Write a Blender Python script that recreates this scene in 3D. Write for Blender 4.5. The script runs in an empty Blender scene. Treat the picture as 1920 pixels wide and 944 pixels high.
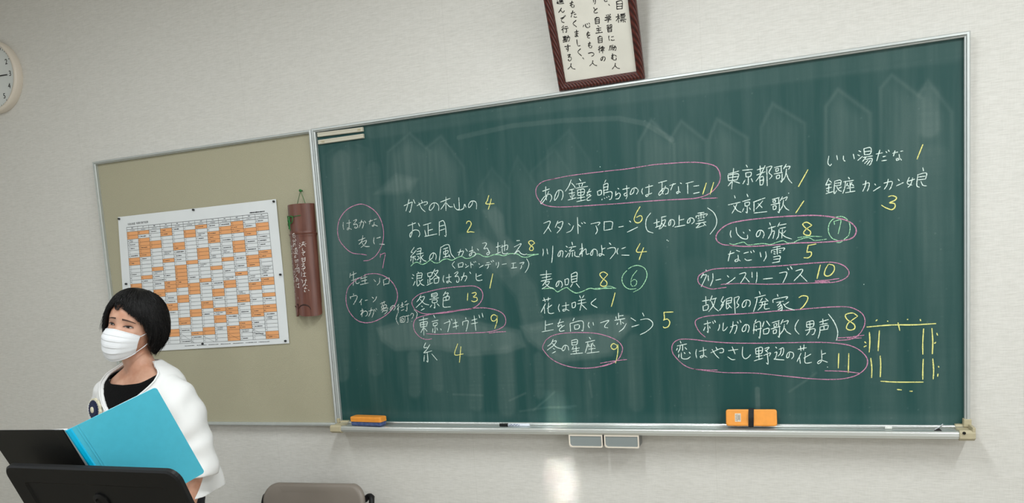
import bpy, bmesh, math, random
import numpy as np
from mathutils import Vector, Matrix

random.seed(7)
scene = bpy.context.scene
COL = scene.collection

# ------------------------------------------------------------------ camera
CAM = Vector((1.71112, -2.62618, 1.51136))
AX = ((0.94092463, 0.02507208, 0.3376866), (0.3324381, 0.12122954, -0.93530119), (-0.06438754, 0.99230781, 0.10573294))
FPX, PX, PY = 1400.74, 960.0, 664.0          # focal length and principal point of the 1920 x 944 frame
cam_data = bpy.data.cameras.new('camera')
cam_data.sensor_fit = 'HORIZONTAL'
cam_data.sensor_width = 36.0
cam_data.lens = 36.0 * FPX / 1920.0
cam_data.shift_y = (PY - 472.0) / 1920.0
cam_data.clip_start = 0.02
cam = bpy.data.objects.new('camera', cam_data)
COL.objects.link(cam)
m = Matrix(AX).to_4x4(); m.translation = CAM
cam.matrix_world = m
scene.camera = cam

# ------------------------------------------------------------------ world, lights, exposure
world = bpy.data.worlds.new('world'); scene.world = world
world.use_nodes = True
world.node_tree.nodes['Background'].inputs[0].default_value = (0.75, 0.83, 1.0, 1)
world.node_tree.nodes['Background'].inputs[1].default_value = 0.6
scene.view_settings.view_transform = 'Standard'
scene.view_settings.look = 'None'
scene.view_settings.exposure = 0.0
scene.view_settings.gamma = 1.0
scene.view_settings.use_curve_mapping = False

def area(name, loc, target, sx, sy, power, col=(1, 1, 1), spread=180):
    d = bpy.data.lights.new(name, 'AREA'); d.shape = 'RECTANGLE'
    d.size, d.size_y, d.energy, d.color = sx, sy, power, col
    d.spread = math.radians(spread)
    o = bpy.data.objects.new(name, d); COL.objects.link(o)
    o.location = loc
    v = (Vector(target) - Vector(loc)).normalized()
    o.rotation_euler = v.to_track_quat('-Z', 'Y').to_euler()
    return o

ROOM = dict(x0=-2.75, x1=3.6, y0=-6.6, wall=0.02, h=3.1)
LAMPS = [(-0.75, -1.75), (1.15, -1.75), (3.0, -1.75), (-0.75, -4.4), (1.15, -4.4), (3.0, -4.4)]
LAMP_W = [12.5, 32, 28, 13, 26, 22]
for (lx, ly), w in zip(LAMPS, LAMP_W):
    o = area('ceiling_tube_light', (lx, ly, ROOM['h'] - 0.13), (lx, ly, 0), 0.14, 1.2, w, (0.935, 0.99, 1.0))
# daylight through the windows of the right wall and, weaker, the left one
area('window_daylight', (ROOM['x1'] + 0.02, -2.9, 1.65), (0, -2.2, 1.5), 3.4, 1.5, 30, (1.0, 0.98, 0.94))
area('window_daylight', (ROOM['x0'] - 0.02, -4.2, 1.65), (0, -3.0, 1.3), 2.6, 1.5, 20, (0.86, 0.95, 1.0))
# added narrow ceiling lamp imitating a sun shaft on the foot of the board
area('added_shaft_lamp', (1.02, -1.75, 3.02), (0.925, 0.0, 0.84), 0.08, 0.30, .10, (1.0, 0.97, 0.9), 2.5)

# ------------------------------------------------------------------ helpers
def ray(px, py):
    v = Vector(((px - PX) / FPX, -(py - PY) / FPX, -1.0))
    return Matrix(AX) @ v
def at(px, py, Y=0.0):                    # point of the wall-parallel plane y = Y seen at that pixel
    d = ray(px, py)
    return CAM + d * ((Y - CAM.y) / d.y)
def dep(px, py, z):
    return CAM + ray(px, py) * z
def on_plane(px, py, P, n):
    d = ray(px, py)
    return CAM + d * ((Vector(P) - CAM).dot(n) / d.dot(n))

def sr(c):                                # sRGB 0-255 to linear
    f = lambda v: v / 12.92 if v <= 0.04045 else ((v + 0.055) / 1.055) ** 2.4
    return tuple(f(v / 255.0) for v in c)

def mat(name, col, rough=0.6, metal=0.0, noise=0.0, scale=40.0, bump=0.0, stretch=(1, 1, 1), spec=0.5, col2=None, detail=3.0, sheen=0.0, sss=0.0, bdist=0.002):
    m = bpy.data.materials.new(name); m.use_nodes = True
    nt = m.node_tree; N = nt.nodes; L = nt.links
    b = N['Principled BSDF']
    c = sr(col)
    b.inputs['Base Color'].default_value = (*c, 1)
    b.inputs['Roughness'].default_value = rough
    b.inputs['Metallic'].default_value = metal
    b.inputs['Specular IOR Level'].default_value = spec
    if sheen: b.inputs['Sheen Weight'].default_value = sheen
    if sss:
        b.inputs['Subsurface Weight'].default_value = sss
        b.inputs['Subsurface Radius'].default_value = (0.01, 0.004, 0.002)
    tc = N.new('ShaderNodeTexCoord'); mp = N.new('ShaderNodeMapping')
    mp.inputs['Scale'].default_value = stretch
    L.new(tc.outputs['Object'], mp.inputs[0])
    tex = N.new('ShaderNodeTexNoise'); tex.inputs['Scale'].default_value = scale; tex.inputs['Detail'].default_value = detail
    L.new(mp.outputs[0], tex.inputs['Vector'])
    if noise or col2:
        mx = N.new('ShaderNodeMix'); mx.data_type = 'RGBA'
        c2 = sr(col2) if col2 else tuple(v * (1 - noise) for v in c)
        mx.inputs[6].default_value = (*c, 1); mx.inputs[7].default_value = (*c2, 1)
        rp = N.new('ShaderNodeMapRange'); rp.inputs[1].default_value = 0.35; rp.inputs[2].default_value = 0.65
        L.new(tex.outputs[0], rp.inputs[0]); L.new(rp.outputs[0], mx.inputs[0]); L.new(mx.outputs[2], b.inputs['Base Color'])
    if bump:
        bp = N.new('ShaderNodeBump'); bp.inputs['Strength'].default_value = bump; bp.inputs['Distance'].default_value = bdist
        L.new(tex.outputs[0], bp.inputs['Height']); L.new(bp.outputs[0], b.inputs['Normal'])
    return m

class MB:
    def __init__(s): s.v = []; s.f = []
    def add(s, vs, fs):
        k = len(s.v); s.v += [tuple(v) for v in vs]; s.f += [tuple(i + k for i in f) for f in fs]; return s
    def box(s, a, b):
        x0, y0, z0 = a; x1, y1, z1 = b
        return s.add([(x0,y0,z0),(x1,y0,z0),(x1,y1,z0),(x0,y1,z0),(x0,y0,z1),(x1,y0,z1),(x1,y1,z1),(x0,y1,z1)],
                     [(0,3,2,1),(4,5,6,7),(0,1,5,4),(1,2,6,5),(2,3,7,6),(3,0,4,7)])
    def quad(s, a, b, c, d): return s.add([a, b, c, d], [(0, 1, 2, 3)])
    def slab(s, quad, nrm, t):                       # a quad given thickness t along nrm
        q = [Vector(p) for p in quad]; n = Vector(nrm).normalized() * t; k = len(q)
        vs = q + [p + n for p in q]
        fs = [tuple(range(k)), tuple(range(2 * k - 1, k - 1, -1))] + [(i, i + k, (i + 1) % k + k, (i + 1) % k) for i in range(k)]
        return s.add(vs, fs)
    def prism_x(s, prof, x0, x1):                    # (y, z) profile swept along x
        k = len(prof)
        vs = [(x0, y, z) for y, z in prof] + [(x1, y, z) for y, z in prof]
        fs = [tuple(range(k)), tuple(range(2 * k - 1, k - 1, -1))] + [(i, i + k, (i + 1) % k + k, (i + 1) % k) for i in range(k)]
        return s.add(vs, fs)
    def rings(s, rs, cap=True, closed=True):
        k = len(rs[0]); base = len(s.v); vs = [p for r in rs for p in r]; fs = []
        for i in range(len(rs) - 1):
            for j in range(k if closed else k - 1):
                fs.append((i*k + j, i*k + (j+1) % k, (i+1)*k + (j+1) % k, (i+1)*k + j))
        if cap and closed: fs += [tuple(range(k - 1, -1, -1)), tuple((len(rs)-1)*k + j for j in range(k))]
        return s.add(vs, fs)
    def tube(s, pts, r, n=8, cap=True):
        pts = [Vector(p) for p in pts]
        rr = r if isinstance(r, (list, tuple)) else [r] * len(pts)
        t = (pts[1] - pts[0]).normalized()
        u = t.orthogonal().normalized(); rs = []
        for i, p in enumerate(pts):
            a = pts[max(0, i-1)]; b = pts[min(len(pts)-1, i+1)]
            t = (b - a).normalized() if (b - a).length > 1e-9 else t
            u = (u - t * u.dot(t)); u = u.normalized() if u.length > 1e-6 else t.orthogonal().normalized()
            w = t.cross(u)
            rs.append([p + (u * math.cos(2*math.pi*j/n) + w * math.sin(2*math.pi*j/n)) * rr[i] for j in range(n)])
        return s.rings(rs, cap)
    def build(s, name, material, parent=None, smooth=False, bevel=0, seg=2, label=None, kind=None, weld=False):
        me = bpy.data.meshes.new(name); me.from_pydata(s.v, [], s.f); me.validate(); me.update()
        bm = bmesh.new(); bm.from_mesh(me)
        if weld: bmesh.ops.remove_doubles(bm, verts=bm.verts, dist=1e-5)
        bmesh.ops.recalc_face_normals(bm, faces=bm.faces); bm.to_mesh(me); bm.free()
        if smooth:
            for p in me.polygons: p.use_smooth = True
        o = bpy.data.objects.new(name, me); COL.objects.link(o)
        if material: me.materials.append(material)
        if bevel:
            md = o.modifiers.new('bevel', 'BEVEL'); md.width = bevel; md.segments = seg; md.limit_method = 'ANGLE'; md.angle_limit = math.radians(40)
            md.harden_normals = False
        if parent: o.parent = parent
        if label: o['label'] = label
        if kind: o['kind'] = kind
        return o

def thing(name, label, cat, loc=(0, 0, 0), rz=0, group=None):
    o = bpy.data.objects.new(name, None); COL.objects.link(o)
    o.location = loc; o.rotation_euler = (0, 0, rz); o.empty_display_size = 0.05
    o['label'] = label; o['category'] = cat
    if group: o['group'] = group
    return o
def tag(o, label, cat, group=None):
    o['label'] = label; o['category'] = cat
    if group: o['group'] = group
    return o
def structure(o): o['kind'] = 'structure'; return o

def lerp(a, b, t): return a + (b - a) * t
def interp(tab, z):                                  # rows (z, a, b, ...), smooth between
    if z <= tab[0][0]: return tab[0][1:]
    for i in range(len(tab) - 1):
        if z <= tab[i+1][0]:
            t = (z - tab[i][0]) / (tab[i+1][0] - tab[i][0]); 
            return tuple(lerp(p, q, t) for p, q in zip(tab[i][1:], tab[i+1][1:]))
    return tab[-1][1:]
def catmull(P, n=6):
    if len(P) < 3: return list(P)
    out = []
    Q = [P[0] * 2 - P[1]] + list(P) + [P[-1] * 2 - P[-2]]
    for i in range(1, len(Q) - 2):
        p0, p1, p2, p3 = Q[i-1:i+3]
        for k in range(n):
            t = k / n
            out.append(0.5 * ((2*p1) + (p2-p0)*t + (2*p0-5*p1+4*p2-p3)*t*t + (3*p1-p0-3*p2+p3)*t**3))
    out.append(P[-1]); return out
def parse(txt):
    return [[tuple(float(v) for v in p.split(',')) for p in s.split()] for s in txt.replace('\n', ' ').split(';') if s.strip()]

def ribbon(mb, pts, nrm, w, taper=0.0, jit=0.15, brush=False):      # flat stroke of width w lying on a surface
    n = len(pts); L = []; 
    if n == 1: pts = [pts[0], pts[0] + Vector((0.001, 0, 0))]; n = 2
    vs = []
    for i, p in enumerate(pts):
        a = pts[max(0, i-1)]; b = pts[min(n-1, i+1)]; t = b - a
        if t.length < 1e-9: t = Vector((1, 0, 0))
        s = t.normalized().cross(nrm).normalized()
        u = i / (n - 1)
        if brush: k = 0.62 + 0.55 * abs(math.cos(u * math.pi * 0.9)) * (1 - 0.45 * u)
        else: k = 1 - taper * abs(2*u - 1) ** 4
        k *= 1 + random.uniform(-jit, jit)
        vs += [p + s * w * 0.5 * k, p - s * w * 0.5 * k]
    e0 = (pts[0] - pts[1]).normalized() * w * 0.35; e1 = (pts[-1] - pts[-2]).normalized() * w * 0.35
    vs += [pts[0] + e0, pts[-1] + e1]
    fs = [(2*i, 2*i+1, 2*i+3, 2*i+2) for i in range(n-1)] + [(2*n, 1, 0), (2*n+1, 2*n-2, 2*n-1)]
    mb.add(vs, fs)

# ------------------------------------------------------------------ materials
def wallpaper():
    m = bpy.data.materials.new('wallpaper_linen'); m.use_nodes = True
    nt = m.node_tree; N = nt.nodes; L = nt.links; b = N['Principled BSDF']
    tc = N.new('ShaderNodeTexCoord')
    def tex(stretch, scale, det):
        mp = N.new('ShaderNodeMapping'); mp.inputs['Scale'].default_value = stretch; L.new(tc.outputs['Object'], mp.inputs[0])
        t = N.new('ShaderNodeTexNoise'); t.inputs['Scale'].default_value = scale; t.inputs['Detail'].default_value = det
        L.new(mp.outputs[0], t.inputs['Vector']); return t
    t1 = tex((1, 1, 13), 34, 6); t2 = tex((16, 16, 1.5), 30, 3); t3 = tex((1, 1, 1), 0.9, 2)
    mul = N.new('ShaderNodeMath'); mul.operation = 'MULTIPLY_ADD'; mul.inputs[1].default_value = 0.75
    ml2 = N.new('ShaderNodeMath'); ml2.operation = 'MULTIPLY'; ml2.inputs[1].default_value = 0.25
    L.new(t2.outputs[0], ml2.inputs[0]); L.new(t1.outputs[0], mul.inputs[0]); L.new(ml2.outputs[0], mul.inputs[2])
    cr = N.new('ShaderNodeValToRGB'); L.new(mul.outputs[0], cr.inputs[0])
    cr.color_ramp.elements[0].position = 0.33; cr.color_ramp.elements[0].color = (*sr((211, 209, 203)), 1)
    cr.color_ramp.elements[1].position = 0.62; cr.color_ramp.elements[1].color = (*sr((226, 224, 219)), 1)
    # paper seams every 0.92 m
    sep = N.new('ShaderNodeSeparateXYZ'); L.new(tc.outputs['Object'], sep.inputs[0])
    md = N.new('ShaderNodeMath'); md.operation = 'PINGPONG'; md.inputs[1].default_value = 0.46
    ad = N.new('ShaderNodeMath'); ad.operation = 'ADD'; ad.inputs[1].default_value = -0.57 + 9.2
    L.new(sep.outputs[0], ad.inputs[0]); L.new(ad.outputs[0], md.inputs[0])
    lt = N.new('ShaderNodeMath'); lt.operation = 'LESS_THAN'; lt.inputs[1].default_value = 0.0007; L.new(md.outputs[0], lt.inputs[0])
    sc = N.new('ShaderNodeMath'); sc.operation = 'MULTIPLY'; sc.inputs[1].default_value = 0.16; L.new(lt.outputs[0], sc.inputs[0])
    mx = N.new('ShaderNodeMix'); mx.data_type = 'RGBA'; mx.inputs[7].default_value = (*sr((150, 146, 138)), 1)
    L.new(sc.outputs[0], mx.inputs[0]); L.new(cr.outputs[0], mx.inputs[6]); L.new(mx.outputs[2], b.inputs['Base Color'])
    bp = N.new('ShaderNodeBump'); bp.inputs['Strength'].default_value = 0.35; bp.inputs['Distance'].default_value = 0.0015
    L.new(mul.outputs[0], bp.inputs['Height']); L.new(bp.outputs[0], b.inputs['Normal'])
    b.inputs['Roughness'].default_value = 0.62; b.inputs['Specular IOR Level'].default_value = 0.35
    return m
M = {}
M['wall'] = wallpaper()
M['paint'] = mat('ceiling_panel', (232, 230, 224), 0.9, noise=0.1, scale=60, bump=0.2)
M['floor'] = mat('vinyl_floor', (150, 142, 126), 0.35, noise=0.2, scale=6, stretch=(1, 8, 1))
M['alu'] = mat('aluminium', (200, 205, 204), 0.42, 0.5, noise=0.04, scale=30)
M['alu_tray'] = mat('bright_aluminium', (226, 230, 228), 0.3, 0.75)
M['alu_dark'] = mat('aluminium_grey', (150, 153, 155), 0.4, 0.8)
M['beige'] = mat('beige_plastic', (190, 180, 150), 0.5, noise=0.1, scale=30)
M['cork'] = mat('bulletin_cloth', (182, 177, 152), 0.9, col2=(172, 167, 144), scale=350, bump=0.5, detail=2)
M['white_plastic'] = mat('white_plastic', (232, 222, 208), 0.35)
M['clock_face'] = mat('clock_face', (222, 226, 224), 0.6)
M['black'] = mat('black_print', (22, 22, 24), 0.6)
M['ink'] = mat('brush_ink', (16, 15, 16), 0.55)
M['metal_black'] = mat('black_powder_coat', (11, 12, 14), 0.5, noise=0.2, scale=200, spec=.35)

def chalk(name, col, cover):
    m = bpy.data.materials.new(name); m.use_nodes = True
    nt = m.node_tree; N = nt.nodes; L = nt.links; b = N['Principled BSDF']
    tc = N.new('ShaderNodeTexCoord'); t = N.new('ShaderNodeTexNoise'); t.inputs['Scale'].default_value = 420; t.inputs['Detail'].default_value = 2
    L.new(tc.outputs['Object'], t.inputs['Vector'])
    r = N.new('ShaderNodeMapRange'); r.inputs[1].default_value = 0.36 - cover; r.inputs[2].default_value = 0.56 - cover; L.new(t.outputs[0], r.inputs[0])
    b.inputs['Base Color'].default_value = (*sr(col), 1); b.inputs['Roughness'].default_value = 0.95; b.inputs['Specular IOR Level'].default_value = 0.1
    L.new(r.outputs[0], b.inputs['Alpha'])
    return m
M['c_white'] = chalk('white_chalk', (224, 242, 235), 0.12)
M['c_faint'] = chalk('faint_white_chalk', (214, 224, 218), 0.06)
M['c_yellow'] = chalk('yellow_chalk', (240, 238, 150), 0.12)
M['c_pink'] = chalk('pink_chalk', (208, 146, 178), 0.08)
M['c_green'] = chalk('green_chalk', (176, 232, 190), 0.06)

# ------------------------------------------------------------------ the setting
x0, x1, y0, yw, H = ROOM['x0'], ROOM['x1'], ROOM['y0'], ROOM['wall'], ROOM['h']
structure(MB().box((x0 - .12, yw, 0), (x1 + .12, yw + .12, H)).build('wall_front', M['wall']))
structure(MB().box((x0 - .12, y0 - .12, 0), (x1 + .12, y0, H)).build('wall_back', M['wall']))
structure(MB().box((x0 - .12, y0 - .12, -.12), (x1 + .12, yw + .12, 0)).build('floor', M['floor']))
structure(MB().box((x0 - .12, y0 - .12, H), (x1 + .12, yw + .12, H + .12)).build('ceiling', M['paint']))
def side_wall(name, xa, xb, wy0, wy1):               # a wall with one band of windows
    w = MB()
    w.box((xa, y0, 0), (xb, yw, 0.88)).box((xa, y0, 2.45), (xb, yw, H))
    w.box((xa, y0, 0.88), (xb, wy0, 2.45)).box((xa, wy1, 0.88), (xb, yw, 2.45))
    structure(w.build(name, M['wall']))
side_wall('wall_right', x1, x1 + .12, -4.7, -1.1)
side_wall('wall_left', x0 - .12, x0, -5.6, -2.8)
def window(name, xc, wy0, wy1, z0=0.88, z1=2.45):
    f = MB(); t = .04
    f.box((xc - .03, wy0, z0), (xc + .03, wy1, z0 + t)).box((xc - .03, wy0, z1 - t), (xc + .03, wy1, z1))
    n = 3
    for i in range(n + 1):
        yy = lerp(wy0, wy1 - t, i / n); f.box((xc - .03, yy, z0), (xc + .03, yy + t, z1))
    structure(f.build(name, M['alu']))
window('window_1', x1 + .04, -4.7, -1.1)
window('window_2', x0 - .04, -5.6, -2.8)
base = mat('baseboard_vinyl', (104, 92, 78), 0.5)
structure(MB().box((x0, yw - .008, 0), (x1, yw, .075)).build('baseboard_front', base))
structure(MB().box((x0, y0, 0), (x0 + .008, yw, .075)).build('baseboard_left', base))
structure(MB().box((x1 - .008, y0, 0), (x1, yw, .075)).build('baseboard_right', base))
M['tube'] = bpy.data.materials.new('lit_tube'); M['tube'].use_nodes = True
_b = M['tube'].node_tree.nodes['Principled BSDF']; _b.inputs['Emission Color'].default_value = (1, .96, .9, 1); _b.inputs['Emission Strength'].default_value = 3
ROWN = ['over the board end', 'in the far row']
for i, (lx, ly) in enumerate(LAMPS):
    row = 'nearer the chalkboard' if ly > -3 else 'at the back of the room'
    side = ['on the left', 'in the middle', 'on the right'][i % 3]
    t = thing('ceiling_light', f'white fluorescent ceiling light {side} {row}', 'light', (lx, ly, H), 0, 'fluorescent ceiling lights')
    MB().add([(-.09,-.63,0),(.09,-.63,0),(.09,.63,0),(-.09,.63,0),(-.045,-.63,-.06),(.045,-.63,-.06),(.045,.63,-.06),(-.045,.63,-.06)],
             [(0,1,2,3),(7,6,5,4),(0,4,5,1),(1,5,6,2),(2,6,7,3),(3,7,4,0)]).build('housing', M['white_plastic'], t)
    MB().tube([(0, -.6, -.085), (0, .6, -.085)], .014, 10).build('lamp_tube', M['tube'], t, smooth=True)
# ------------------------------------------------------------------ the green chalkboard
ZB, ZT, XR = 0.950, 2.120, 2.2455
def board_material():
    m = bpy.data.materials.new('green_board_steel'); m.use_nodes = True
    nt = m.node_tree; N = nt.nodes; L = nt.links; b = N['Principled BSDF']
    at_ = N.new('ShaderNodeAttribute'); at_.attribute_name = 'chalk_dust'
    tc = N.new('ShaderNodeTexCoord')
    mp = N.new('ShaderNodeMapping'); mp.inputs['Scale'].default_value = (9, 1, 0.7); L.new(tc.outputs['Object'], mp.inputs[0])
    t = N.new('ShaderNodeTexNoise'); t.inputs['Scale'].default_value = 2.2; t.inputs['Detail'].default_value = 6; t.inputs['Roughness'].default_value = 0.6; L.new(mp.outputs[0], t.inputs['Vector'])
    t2 = N.new('ShaderNodeTexNoise'); t2.inputs['Scale'].default_value = 300; L.new(tc.outputs['Object'], t2.inputs['Vector'])
    r = N.new('ShaderNodeMapRange'); r.inputs[1].default_value = .42; r.inputs[2].default_value = .72; r.inputs[3].default_value = 0.0; r.inputs[4].default_value = .06
    L.new(t.outputs[0], r.inputs[0])
    g = N.new('ShaderNodeMapRange'); g.inputs[3].default_value = .75; g.inputs[4].default_value = 1.2; L.new(t2.outputs[0], g.inputs[0])
    ad = N.new('ShaderNodeMath'); ad.operation = 'ADD'; L.new(at_.outputs['Fac'], ad.inputs[0]); L.new(r.outputs[0], ad.inputs[1])
    mu = N.new('ShaderNodeMath'); mu.operation = 'MULTIPLY'; mu.use_clamp = True; L.new(ad.outputs[0], mu.inputs[0]); L.new(g.outputs[0], mu.inputs[1])
    mx = N.new('ShaderNodeMix'); mx.data_type = 'RGBA'
    mx.inputs[6].default_value = (*sr((34, 75, 73)), 1); mx.inputs[7].default_value = (*sr((176, 190, 184)), 1)
    L.new(mu.outputs[0], mx.inputs[0]); L.new(mx.outputs[2], b.inputs['Base Color'])
    b.inputs['Roughness'].default_value = 0.42; b.inputs['Specular IOR Level'].default_value = 0.25
    ro = N.new('ShaderNodeMapRange'); ro.inputs[3].default_value = .40; ro.inputs[4].default_value = .9; L.new(mu.outputs[0], ro.inputs[0]); L.new(ro.outputs[0], b.inputs['Roughness'])
    return m

board = thing('chalkboard', 'wide green chalkboard with aluminium frame, covered in handwritten song titles', 'chalkboard', (0, 0, 0))
NX, NZ = 900, 470
gx = np.linspace(0, XR, NX); gz = np.linspace(ZB, ZT, NZ)
X, Z = np.meshgrid(gx, gz)
dust = np.zeros_like(X)
rng = np.random.default_rng(3)
def vnoise(fx, fz, seed):                            # smooth value noise on the board grid
    r = np.random.default_rng(seed)
    a = r.random((int(fz) + 3, int(fx) + 3))
    u = X / XR * fx; v = (Z - ZB) / (ZT - ZB) * fz
    i, j = np.floor(u).astype(int), np.floor(v).astype(int); fu, fv = u - i, v - j
    fu = fu * fu * (3 - 2 * fu); fv = fv * fv * (3 - 2 * fv)
    return (a[j, i] * (1-fu) + a[j, i+1] * fu) * (1-fv) + (a[j+1, i] * (1-fu) + a[j+1, i+1] * fu) * fv
sstep = lambda a, b, x: (lambda t: t * t * (3 - 2 * t))(np.clip((x - a) / (b - a), 0, 1))
def P2(px, py): p = at(px, py); return np.array([p.x, p.z])
streak_v = vnoise(260, 6, 1); streak_h = vnoise(8, 160, 2); patch = vnoise(14, 8, 5)
def swipe(pts, w, s, edge=0.0, soft=0.35):           # one pass of the eraser along px points, width w in metres
    global dust
    p = [P2(*q) for q in pts]; D = np.full(X.shape, 9.0)
    for a, b in zip(p[:-1], p[1:]):
        d = b - a; t = np.clip(((X - a[0]) * d[0] + (Z - a[1]) * d[1]) / (d @ d), 0, 1)
        D = np.minimum(D, np.hypot(X - a[0] - t * d[0], Z - a[1] - t * d[1]))
    q = D / (w / 2)
    body = 1 - sstep(1 - soft, 1, q)
    rim = np.exp(-((q - 0.96) / 0.05) ** 2) * edge
    dust = dust + s * (body * (0.55 + 0.5 * streak_h * streak_v + 0.25 * patch) + rim)
def region(pts, s, edge=0.0, soft=0.02, fade=None):  # a dusty patch with the outline given in pixels
    global dust
    p = np.array([P2(*q) for q in pts]); n = len(p)
    inside = np.zeros(X.shape, bool); D = np.full(X.shape, 9.0)
    for i in range(n):
        a, b = p[i], p[(i+1) % n]
        c = ((a[1] > Z) != (b[1] > Z)) & (X < (b[0]-a[0]) * (Z-a[1]) / (b[1]-a[1] + 1e-12) + a[0]); inside ^= c
        d = b - a; t = np.clip(((X - a[0]) * d[0] + (Z - a[1]) * d[1]) / (d @ d + 1e-12), 0, 1)
        D = np.minimum(D, np.hypot(X - a[0] - t * d[0], Z - a[1] - t * d[1]))
    sd = np.where(inside, D, -D)
    body = sstep(-soft * .25, soft, sd)
    rim = np.exp(-((sd - .002) / .006) ** 2) * edge
    k = s * (body * (0.55 + 0.45 * streak_v + 0.3 * patch) + rim)
    if fade is not None:
        zt = P2(*fade[0])[1]; zb = P2(*fade[1])[1]; k = k * sstep(zb, zt, Z)
    dust = dust + k
def peak(ax, ay, wl, wr, hl, hr, bot, s, edge=.5):   # a vertical pass that ends in a slanted, pointed top
    region([(ax, ay), (ax + wr, ay + hr), (ax + wr + 6, bot), (ax - wl, bot), (ax - wl, ay + hl)], s * .75, edge * 1.5, 0.05, ((ax, ay), (ax, bot)))
peak(1221, 224, 24, 44, 42, 46, 560, .17); peak(1277, 226, 22, 48, 36, 38, 560, .15); peak(1344, 222, 16, 58, 40, 36, 600, .15)
peak(1448, 193, 22, 62, 46, 38, 560, .14); peak(1571, 166, 24, 62, 34, 46, 560, .17); peak(1672, 139, 22, 60, 26, 46, 640, .15)
peak(1740, 150, 20, 46, 30, 60, 700, .13); peak(768, 249, 42, 38, 36, 34, 520, .20, .3); peak(827, 254, 30, 44, 24, 60, 480, .19, .3)
peak(650, 262, 44, 42, 30, 18, 560, .12, .2); peak(922, 315, 26, 34, 40, 40, 600, .10, .3); peak(970, 293, 16, 40, 40, 60, 640, .10, .3)
peak(1040, 279, 46, 40, 44, 60, 560, .10, .3); peak(1067, 243, 40, 40, 40, 60, 480, .08, .4)
swipe([(860, 258), (960, 236), (1060, 226), (1160, 222), (1210, 232), (1260, 262)], .02, .10, .2)
swipe([(700, 244), (900, 212), (1100, 184), (1300, 160), (1600, 118), (1790, 96)], .08, .07, .1)
swipe([(640, 300), (640, 700)], .09, .09); swipe([(700, 320), (704, 690)], .08, .07)
region([(706, 616), (760, 600), (860, 590), (905, 606), (975, 620), (985, 650), (950, 662), (880, 668), (820, 655), (740, 658), (715, 640)], .20, .35, .02)
region([(975, 612), (1040, 600), (1120, 590), (1180, 592), (1188, 612), (1160, 640), (1148, 668), (1050, 680), (1010, 655), (990, 640)], .20, .3, .02)
region([(900, 430), (860, 440), (858, 470), (856, 500), (960, 500), (945, 470), (915, 452)], .10, .3, .02)
region([(905, 395), (930, 388), (944, 405), (948, 440), (975, 470), (985, 500), (960, 520), (930, 440)], .13, .4, .015)
swipe([(905, 470), (945, 500), (985, 545), (1000, 600)], .10, .10, .3)
region([(700, 365), (742, 325), (786, 335), (770, 360), (745, 365)], .16, .2, .02)
for xx, ya, yb, ww, s in [(775, 670, 735, .07, .12), (820, 665, 725, .06, .08), (890, 670, 760, .07, .10), (948, 665, 765, .09, .12), (1040, 680, 790, .10, .11), (1010, 670, 740, .05, .09), (1110, 660, 770, .08, .06), (1190, 640, 760, .07, .09), (1420, 730, 770, .02, .16), (1560, 360, 760, .16, .05), (1500, 620, 780, .12, .05), (1650, 650, 780, .14, .05), (1750, 300, 780, .12, .05), (850, 520, 790, .2, .05), (1300, 520, 780, .18, .05), (1740, 180, 240, .08, .12)]:
    swipe([(xx, ya), (xx + (yb - ya) * .03, yb)], ww, s, .1, .5)
for a in [[(975, 772), (1030, 764), (1070, 766)], [(850, 740), (905, 742)], [(955, 752), (985, 738)], [(1105, 715), (1110, 745)], [(1030, 765), (1080, 762)], [(1000, 770), (1030, 745), (1040, 735)], [(1480, 735), (1510, 715), (1530, 700)]]:
    swipe(a, .014, .10, .0, .98)
swipe([(640, 775), (900, 782), (1300, 784), (1790, 786)], .05, .05, 0, .9)
specks = rng.random((260, 3))
for u, v, s in specks:
    cx_, cz_ = u * XR, ZB + v * (ZT - ZB)
    i = int(u * (NX - 1)); j = int(v * (NZ - 1)); dust[max(0, j-1):j+1, i:i+2] += .1 * s
dust = np.clip(dust * .70, 0, 1)
me = bpy.data.meshes.new('writing_surface')
co = np.empty((NX * NZ, 3), np.float32); co[:, 0] = X.ravel(); co[:, 1] = 0; co[:, 2] = Z.ravel()
me.vertices.add(NX * NZ); me.vertices.foreach_set('co', co.ravel())
idx = np.arange(NX * NZ).reshape(NZ, NX)
q = np.stack([idx[:-1, :-1], idx[:-1, 1:], idx[1:, 1:], idx[1:, :-1]], -1).reshape(-1, 4)
me.loops.add(q.size); me.loops.foreach_set('vertex_index', q.ravel().astype(np.int32))
me.polygons.add(len(q)); me.polygons.foreach_set('loop_start', np.arange(0, q.size, 4, dtype=np.int32))
me.update(calc_edges=True)
aa = me.attributes.new('chalk_dust', 'FLOAT', 'POINT'); aa.data.foreach_set('value', dust.ravel().astype(np.float32))
me.materials.append(board_material())
ws = bpy.data.objects.new('writing_surface', me); COL.objects.link(ws); ws.parent = board
MB().box((0, .001, ZB), (XR, yw, ZT)).build('backing_panel', M['alu_dark'], board)
FW = 0.0145                                           # width of the aluminium frame
def frame_bar(quad_out, quad_in, name, parent): ...
def rail(name, a, b, inward, parent, w=FW, mtl=None):
    """a bar from a to b (outer edge), its section stepping down towards the surface on the inner side"""
    a, b, u = Vector(a), Vector(b), Vector(inward); y = Vector((0, 1, 0)); t = (b - a).normalized()
    prof = [(0, .019), (0, -.016), (.003, -.019), (w * .62, -.019), (w * .75, -.014), (w, -.012), (w, .0)]
    mit = [p[0] for p in prof]
    vs = [a + u * p + y * q_ + t * p for p, q_ in prof] + [b + u * p + y * q_ - t * p for p, q_ in prof]
    k = len(prof)
    fs = [tuple(range(k)), tuple(range(2*k-1, k-1, -1))] + [(i, i+k, (i+1) % k + k, (i+1) % k) for i in range(k)]
    return MB().add(vs, fs).build(name, mtl or M['alu'], parent)
O = FW
rail('top_rail', (-O, 0, ZT + O), (XR + O, 0, ZT + O), (0, 0, -1), board)
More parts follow.
